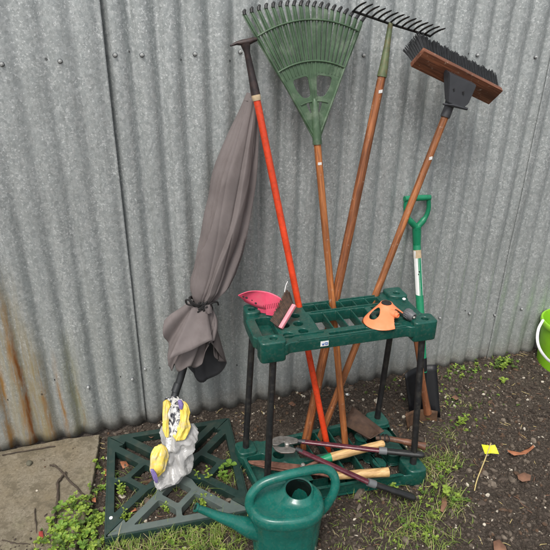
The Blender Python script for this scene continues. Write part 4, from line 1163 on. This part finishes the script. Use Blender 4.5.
def stone(label, x, y, s, m, zz=0, name='stone'):
    bm = bmesh.new(); bmesh.ops.create_icosphere(bm, subdivisions=3, radius=1)
    p = pz(x, y, zz)
    for v in bm.verts:
        c = v.co.copy(); k = 1+.28*noise.noise(c*1.3+V((x, y, 0)))+.10*noise.noise(c*4+V((y, x, 0)))
        v.co = V((c.x*s[0], c.y*s[1], c.z*s[2]))*k + p + V((0,0,s[2]*.6))
    return tag(mk(name, bm, m, None, 60), label, 'stone')
stone('dark round stone on the concrete slab near the fence', 29.5, 464, (.010,.012,.008), plain('dark_stone', (.09,.085,.06), .9), .016)
stone('small white pebble on soil under the yellow tag stalk', 479.5, 494, (.0055,.005,.004), M['white'])
stone('tiny white pebble on soil right of the yellow tag', 510, 498, (.004,.004,.003), M['white'])
stone('white stone on soil behind the lower tray near the rusty shovel', 347.5, 395, (.009,.007,.005), M['white'], .01)
stone('pale cream pebble on the concrete slab', 37, 491, (.004,.004,.0025), M['c4'], .016)
stone('brown grey clod of earth behind the black spade', 452, 391, (.022,.015,.010), M['c2'])
stone('second clod of earth near foot of fence by lime bucket', 505, 381, (.013,.010,.007), M['c1'])
stone('grey stone in the soil right of the yellow tag stalk', 485, 474, (.010,.013,.006), M['c3'])
def deadleaf(label, pts, z, m):
    P = [pz(x, y, z) for x, y in pts]; c = sum(P, V((0,0,0)))/len(P); bm = bmesh.new(); cv = bm.verts.new(c+V((0,0,-.002))); vs_ = [bm.verts.new(p+V((0,0,R_.uniform(0,.006)))) for p in P]
    for i in range(len(vs_)): bm.faces.new((cv, vs_[i], vs_[(i+1)%len(vs_)]))
    o = mk('dead_leaf', bm, m, None, 60); md = o.modifiers.new('t', 'SOLIDIFY'); md.thickness = .0006
    return tag(o, label, 'leaf')
deadleaf('long curved orange dead leaf on soil right of the yellow tag', [(507,451),(514,454),(524,452.5),(533,446),(534.5,448),(526,455),(514,456.5),(508,453)], .012, M['leaf_or'])
deadleaf('reddish brown dead leaf lying on bare soil at the right', [(517,476),(524,473.5),(531,476),(530,481),(522,482.5),(518,480)], .012, M['leaf_red'] if False else M['leaf_br'])
deadleaf('pinkish brown dead leaf at the bottom right edge', [(493,542),(499,540.5),(506,547),(507,554),(494,553)], .012, M['leaf_or'] if False else M['leaf_br'])
deadleaf('tan dead leaf standing in the grass right of the rack', [(442,499),(446,496),(447,505),(443,513),(440,512)], .015, M['leaf_br'])
deadleaf('orange dead leaf beside the left edge of grid', [(104,469),(108,470),(108,476),(105,477)], .012, M['leaf_or'])
deadleaf('small orange dead leaf at the edge of concrete slab', [(92,498),(96,498.5),(96,503),(92,502)], .012, M['leaf_or'])
deadleaf('red dead leaf in the debris at the bottom of the slab', [(39,533),(43,532),(44,539),(41,541),(39,538)], .02, M['leaf_red'])
deadleaf('orange dead leaf inside the left opening of the grid', [(120,463),(126,461),(129,466),(123,469)], .012, M['leaf_or'])
deadleaf('rust red dead leaf inside the long slot of the grid', [(129,507),(134,505),(137,511),(131,513)], .012, M['leaf_or'])
for i, (x, y) in enumerate([(268,395),(292,404),(150,436),(455,398)]):
    deadleaf(['brown dead leaf on soil behind the rear left leg', 'brown dead leaf on soil between the rack legs near fence', 'brown dead leaf under rear edge of the grid beside the bag', 'brown dead leaf near weeds at the foot of the fence'][i], [(x-4,y),(x,y-2),(x+4,y+1),(x+1,y+3)], .02, M['leaf_br'])

# ------------------------------------------------------------------ weeds and grass
def leafpoly(bm, base, d, n_, L, W_, mat=0, cup=.15):
    d = d.normalized(); s = d.cross(n_).normalized(); u_ = s.cross(d).normalized()
    pts = [(0,0,0),(.25,.7,.6),(.55,1,1),(.85,.7,.9),(1,0,.6)]
    mid = [bm.verts.new(base+d*L*a+u_*L*cup*(-(a-.5)**2)*2) for a, _, _ in pts]
    for sg in (-1, 1):
        side_ = [bm.verts.new(base+d*L*a+s*sg*W_*w_*.5+u_*(L*cup*(-(a-.5)**2)*2+W_*cup*w_)) for a, w_, _ in pts[1:4]]
        ch = [mid[0]]+side_+[mid[4]]
        for i in range(4):
            f = [ch[i], ch[i+1], mid[i+1]] + ([mid[i]] if i else [])
            if i == 3: f = [ch[3], mid[4], mid[3]]
            if i == 0: f = [mid[0], ch[1], mid[1]]
            fc = bm.faces.new(f); fc.material_index = mat
def clover(bm, p, h, s, mat=0, n=3):
    a0 = R_.random()*PI*2; top = p + V((R_.uniform(-1,1)*h*.4, R_.uniform(-1,1)*h*.4, h)); tube(bm, [p, lerp(p, top, .5)+V((0,0,h*.1)), top], .0007, 4, mat=mat)
    for k in range(n):
        a = a0+2*PI*k/n; leafpoly(bm, top, V((math.cos(a), math.sin(a), R_.uniform(-.1,.4))), V((0,0,1)), s, s*.85, mat)
def sprig(bm, p, h, s, mat=0, nl=6):
    top = p+V((R_.uniform(-1,1)*h*.35, R_.uniform(-1,1)*h*.35, h)); tube(bm, [p, lerp(p,top,.5), top], [.0012,.001,.0006], 4, mat=mat)
    for k in range(nl):
        t_ = .35+.65*k/nl; a = k*2.4+R_.random(); leafpoly(bm, lerp(p, top, t_), V((math.cos(a), math.sin(a), .35)), V((0,0,1)), s*(1.2-.4*t_), s*.6, mat)
    leafpoly(bm, top, V((R_.uniform(-1,1),R_.uniform(-1,1),.6)), V((0,0,1)), s*.8, s*.5, mat)
def zg(x, y): return .016 if slab_in(x, y) else gh(x, y)
# ground cover: (pixel x, y, spread m, count, scale)
bm = bmesh.new()
for (x, y, sp_, n_, s) in [(80,510,.030,34,.012),(70,530,.035,44,.012),(95,520,.030,34,.011),(85,545,.04,50,.012),(100,488,.018,16,.011),(97,468,.012,8,.010),(65,545,.03,26,.012),(105,540,.03,26,.010),(60,560,.05,40,.012),
                           (440,470,.03,22,.009),(430,505,.035,24,.009),(420,530,.05,28,.008),(455,500,.02,14,.009),(125,485,.02,14,.009),(470,372,.05,30,.009),(500,366,.04,30,.011),(450,378,.04,20,.008),(525,352,.03,12,.009),(445,400,.04,20,.007),(460,420,.05,26,.007),(490,400,.05,14,.006),(385,390,.05,18,.006),
                           (170,545,.05,24,.008),(210,548,.06,28,.007),(365,500,.05,14,.007)]:
    c = pz(x, y, 0)
    for k in range(n_):
        px_, py2 = c.x+R_.gauss(0, sp_), c.y+R_.gauss(0, sp_*.8)
        if py2 > -.015: continue
        z = zg(px_, py2); h = R_.uniform(.004, .024)*(s/.010); (clover if R_.random() < .6 else sprig)(bm, V((px_, py2, z)), h, s*R_.choice([.45,.6,.8,1.0,1.35])*R_.uniform(.85, 1.15), R_.choices([0,1,2], [6,3,2] if y > 440 else [3,2,5])[0])
struct(mk('clover_patches', bm, [M['clover'], M['leafgreen'], M['mossy']], None, 0), 'stuff')
bm = bmesh.new()
def blade_g(p, L, lean, az, w_, mat):
    d = V((math.cos(az), math.sin(az), 0)); s = V((-d.y, d.x, 0)); pv = None; n_ = 4
    for j in range(n_+1):
        t_ = j/n_; q = p + d*lean*L*t_*t_ + V((0,0,L*t_*(1-.45*lean*t_))); w2 = w_*(1-t_)**.6
        cur = (bm.verts.new(q-s*w2), bm.verts.new(q+s*w2))
        if pv: bm.faces.new((pv[0], pv[1], cur[1], cur[0])).material_index = mat
        pv = cur
for (x, y, sx_, sy_, n_, L) in [(150,547,.06,.025,420,.035),(190,546,.06,.03,460,.035),(225,535,.04,.03,300,.035),(125,552,.05,.03,240,.03),(240,552,.05,.04,300,.03),(440,490,.035,.05,330,.035),(430,520,.05,.05,260,.03),(425,460,.03,.03,150,.03),(450,460,.03,.03,160,.026),(445,435,.04,.03,120,.022),(380,515,.07,.05,170,.028),(360,490,.05,.02,90,.025),(425,545,.06,.04,240,.03),(400,535,.05,.03,120,.026),
                               (185,487,.03,.03,60,.03),(147,500,.025,.03,90,.034),(132,480,.02,.03,50,.03),(230,480,.025,.02,70,.032),(200,500,.02,.02,60,.034),(345,545,.08,.05,120,.02),(440,400,.06,.04,60,.016),(465,405,.03,.015,60,.016),(120,515,.02,.02,50,.03),(232,462,.02,.02,36,.03)]:
    c = pz(x, y, 0)
    for k in range(n_):
        px_, py2 = c.x+R_.gauss(0, sx_), c.y+R_.gauss(0, sy_)
        if py2 > -.02: continue
        if noise.noise(V((px_*28, py2*28, 7))) < -.30 + .25*R_.random(): continue
        blade_g(V((px_, py2, zg(px_, py2)-.001)), L*R_.choice([.5,.7,.9,1.1,1.6])*R_.uniform(.7, 1.25), R_.uniform(.15, 1.3), R_.random()*2*PI, R_.uniform(.0008, .0018), R_.choices([0,1], [5,1])[0])
struct(mk('grass_tufts', bm, [M['grass'], M['drygrass']], None, 0), 'stuff')
# single weeds one can point at
def weed(label, x, y, h, s, kind, n_=1, spread=.012, mat='clover'):
    c = pz(x, y, 0); bm = bmesh.new()
    for k in range(n_):
        p = V((c.x+R_.uniform(-1,1)*spread, c.y+R_.uniform(-1,1)*spread, zg(c.x, c.y)-.002))
        (clover if kind == 'c' else sprig)(bm, p, h*R_.uniform(.7,1.15), s, 0)
    return tag(mk('weed_plant', bm, M[mat], None, 0), label, 'weed', 'weeds in and around the grid')
weed('bushy light green weed in the middle of the grid, right of the bag', 203, 484, .062, .013, 's', 5)
weed('broad leaved seedling in the right opening of the grid', 226, 482, .055, .020, 's', 2, .006, 'leafgreen')
weed('single rounded bright leaf standing high near the right edge of grid', 233, 472, .045, .024, 'c', 1, .001, 'leafgreen')
weed('low weed in the front right opening of the grid, above the spout', 201, 506, .042, .013, 's', 4)
weed('low leafy weed in the left opening of the grid', 122, 497, .05, .012, 's', 5, .016)
weed('narrow leaved weed in the front left opening of grid', 163, 513, .035, .010, 's', 4, .02)
weed('small weed in the long slot of grid near its front left corner', 129, 521, .04, .011, 's', 4)
weed('spreading weed at the rear right of grid by rack leg', 214, 502, .03, .012, 's', 3)
weed('small bright weed in front of the lower tray below shears handle', 393, 492, .035, .014, 's', 3, .010)
weed('yellowish seedling on bare soil near the fence at the right', 503, 386, .03, .018, 'c', 2, .012)
weed('taller leafy weed against the fence left of the lime bucket', 505, 372, .045, .016, 's', 5, .03)
weed('yellow green weed beside the black spade blade', 462, 425, .04, .016, 's', 3, .018)
weed('bright clump of clover beside the lower right corner of rack', 441, 497, .045, .013, 'c', 7, .02)

# ------------------------------------------------------------------ origins for top level meshes
for o in list(COL.objects):
    if o.type == 'MESH' and o.parent is None and 'kind' not in o:
        vs_ = o.data.vertices; xs = [v.co.x for v in vs_]; ys = [v.co.y for v in vs_]; zs = [v.co.z for v in vs_]
        c = V(((min(xs)+max(xs))/2, (min(ys)+max(ys))/2, min(zs))); o.data.transform(Matrix.Translation(-c)); o.location = c

# ------------------------------------------------------------------ light
w_ = bpy.data.worlds.new('World'); sc.world = w_; w_.use_nodes = True; nt = w_.node_tree
sky = nt.nodes.new('ShaderNodeTexSky'); sky.sky_type = 'NISHITA'; sky.sun_disc = False
SE, SR = math.radians(58), math.radians(215)
sky.sun_elevation = SE; sky.sun_rotation = SR; sky.dust_density = 4; sky.air_density = 1.2
hsv = nt.nodes.new('ShaderNodeHueSaturation'); hsv.inputs['Saturation'].default_value = .3
nt.links.new(sky.outputs[0], hsv.inputs['Color']); nt.links.new(hsv.outputs[0], nt.nodes['Background'].inputs[0]); nt.nodes['Background'].inputs[1].default_value = .14
sl_ = bpy.data.lights.new('sun', 'SUN'); sl_.energy = 1.5; sl_.angle = math.radians(18); sl_.color = (1, .97, .92)
so = bpy.data.objects.new('sun', sl_); COL.objects.link(so)
# direction towards the sun
sd = V((math.sin(SR)*math.cos(SE), math.cos(SR)*math.cos(SE), math.sin(SE)))
so.rotation_euler = sd.to_track_quat('Z', 'Y').to_euler(); so.location = (0, -3, 4)
sc.view_settings.view_transform = 'Standard'; sc.view_settings.look = 'None'; sc.view_settings.gamma = 1; sc.view_settings.exposure = 0.42
sc.render.engine = 'CYCLES'; sc.render.resolution_x = sc.render.resolution_y = 1024
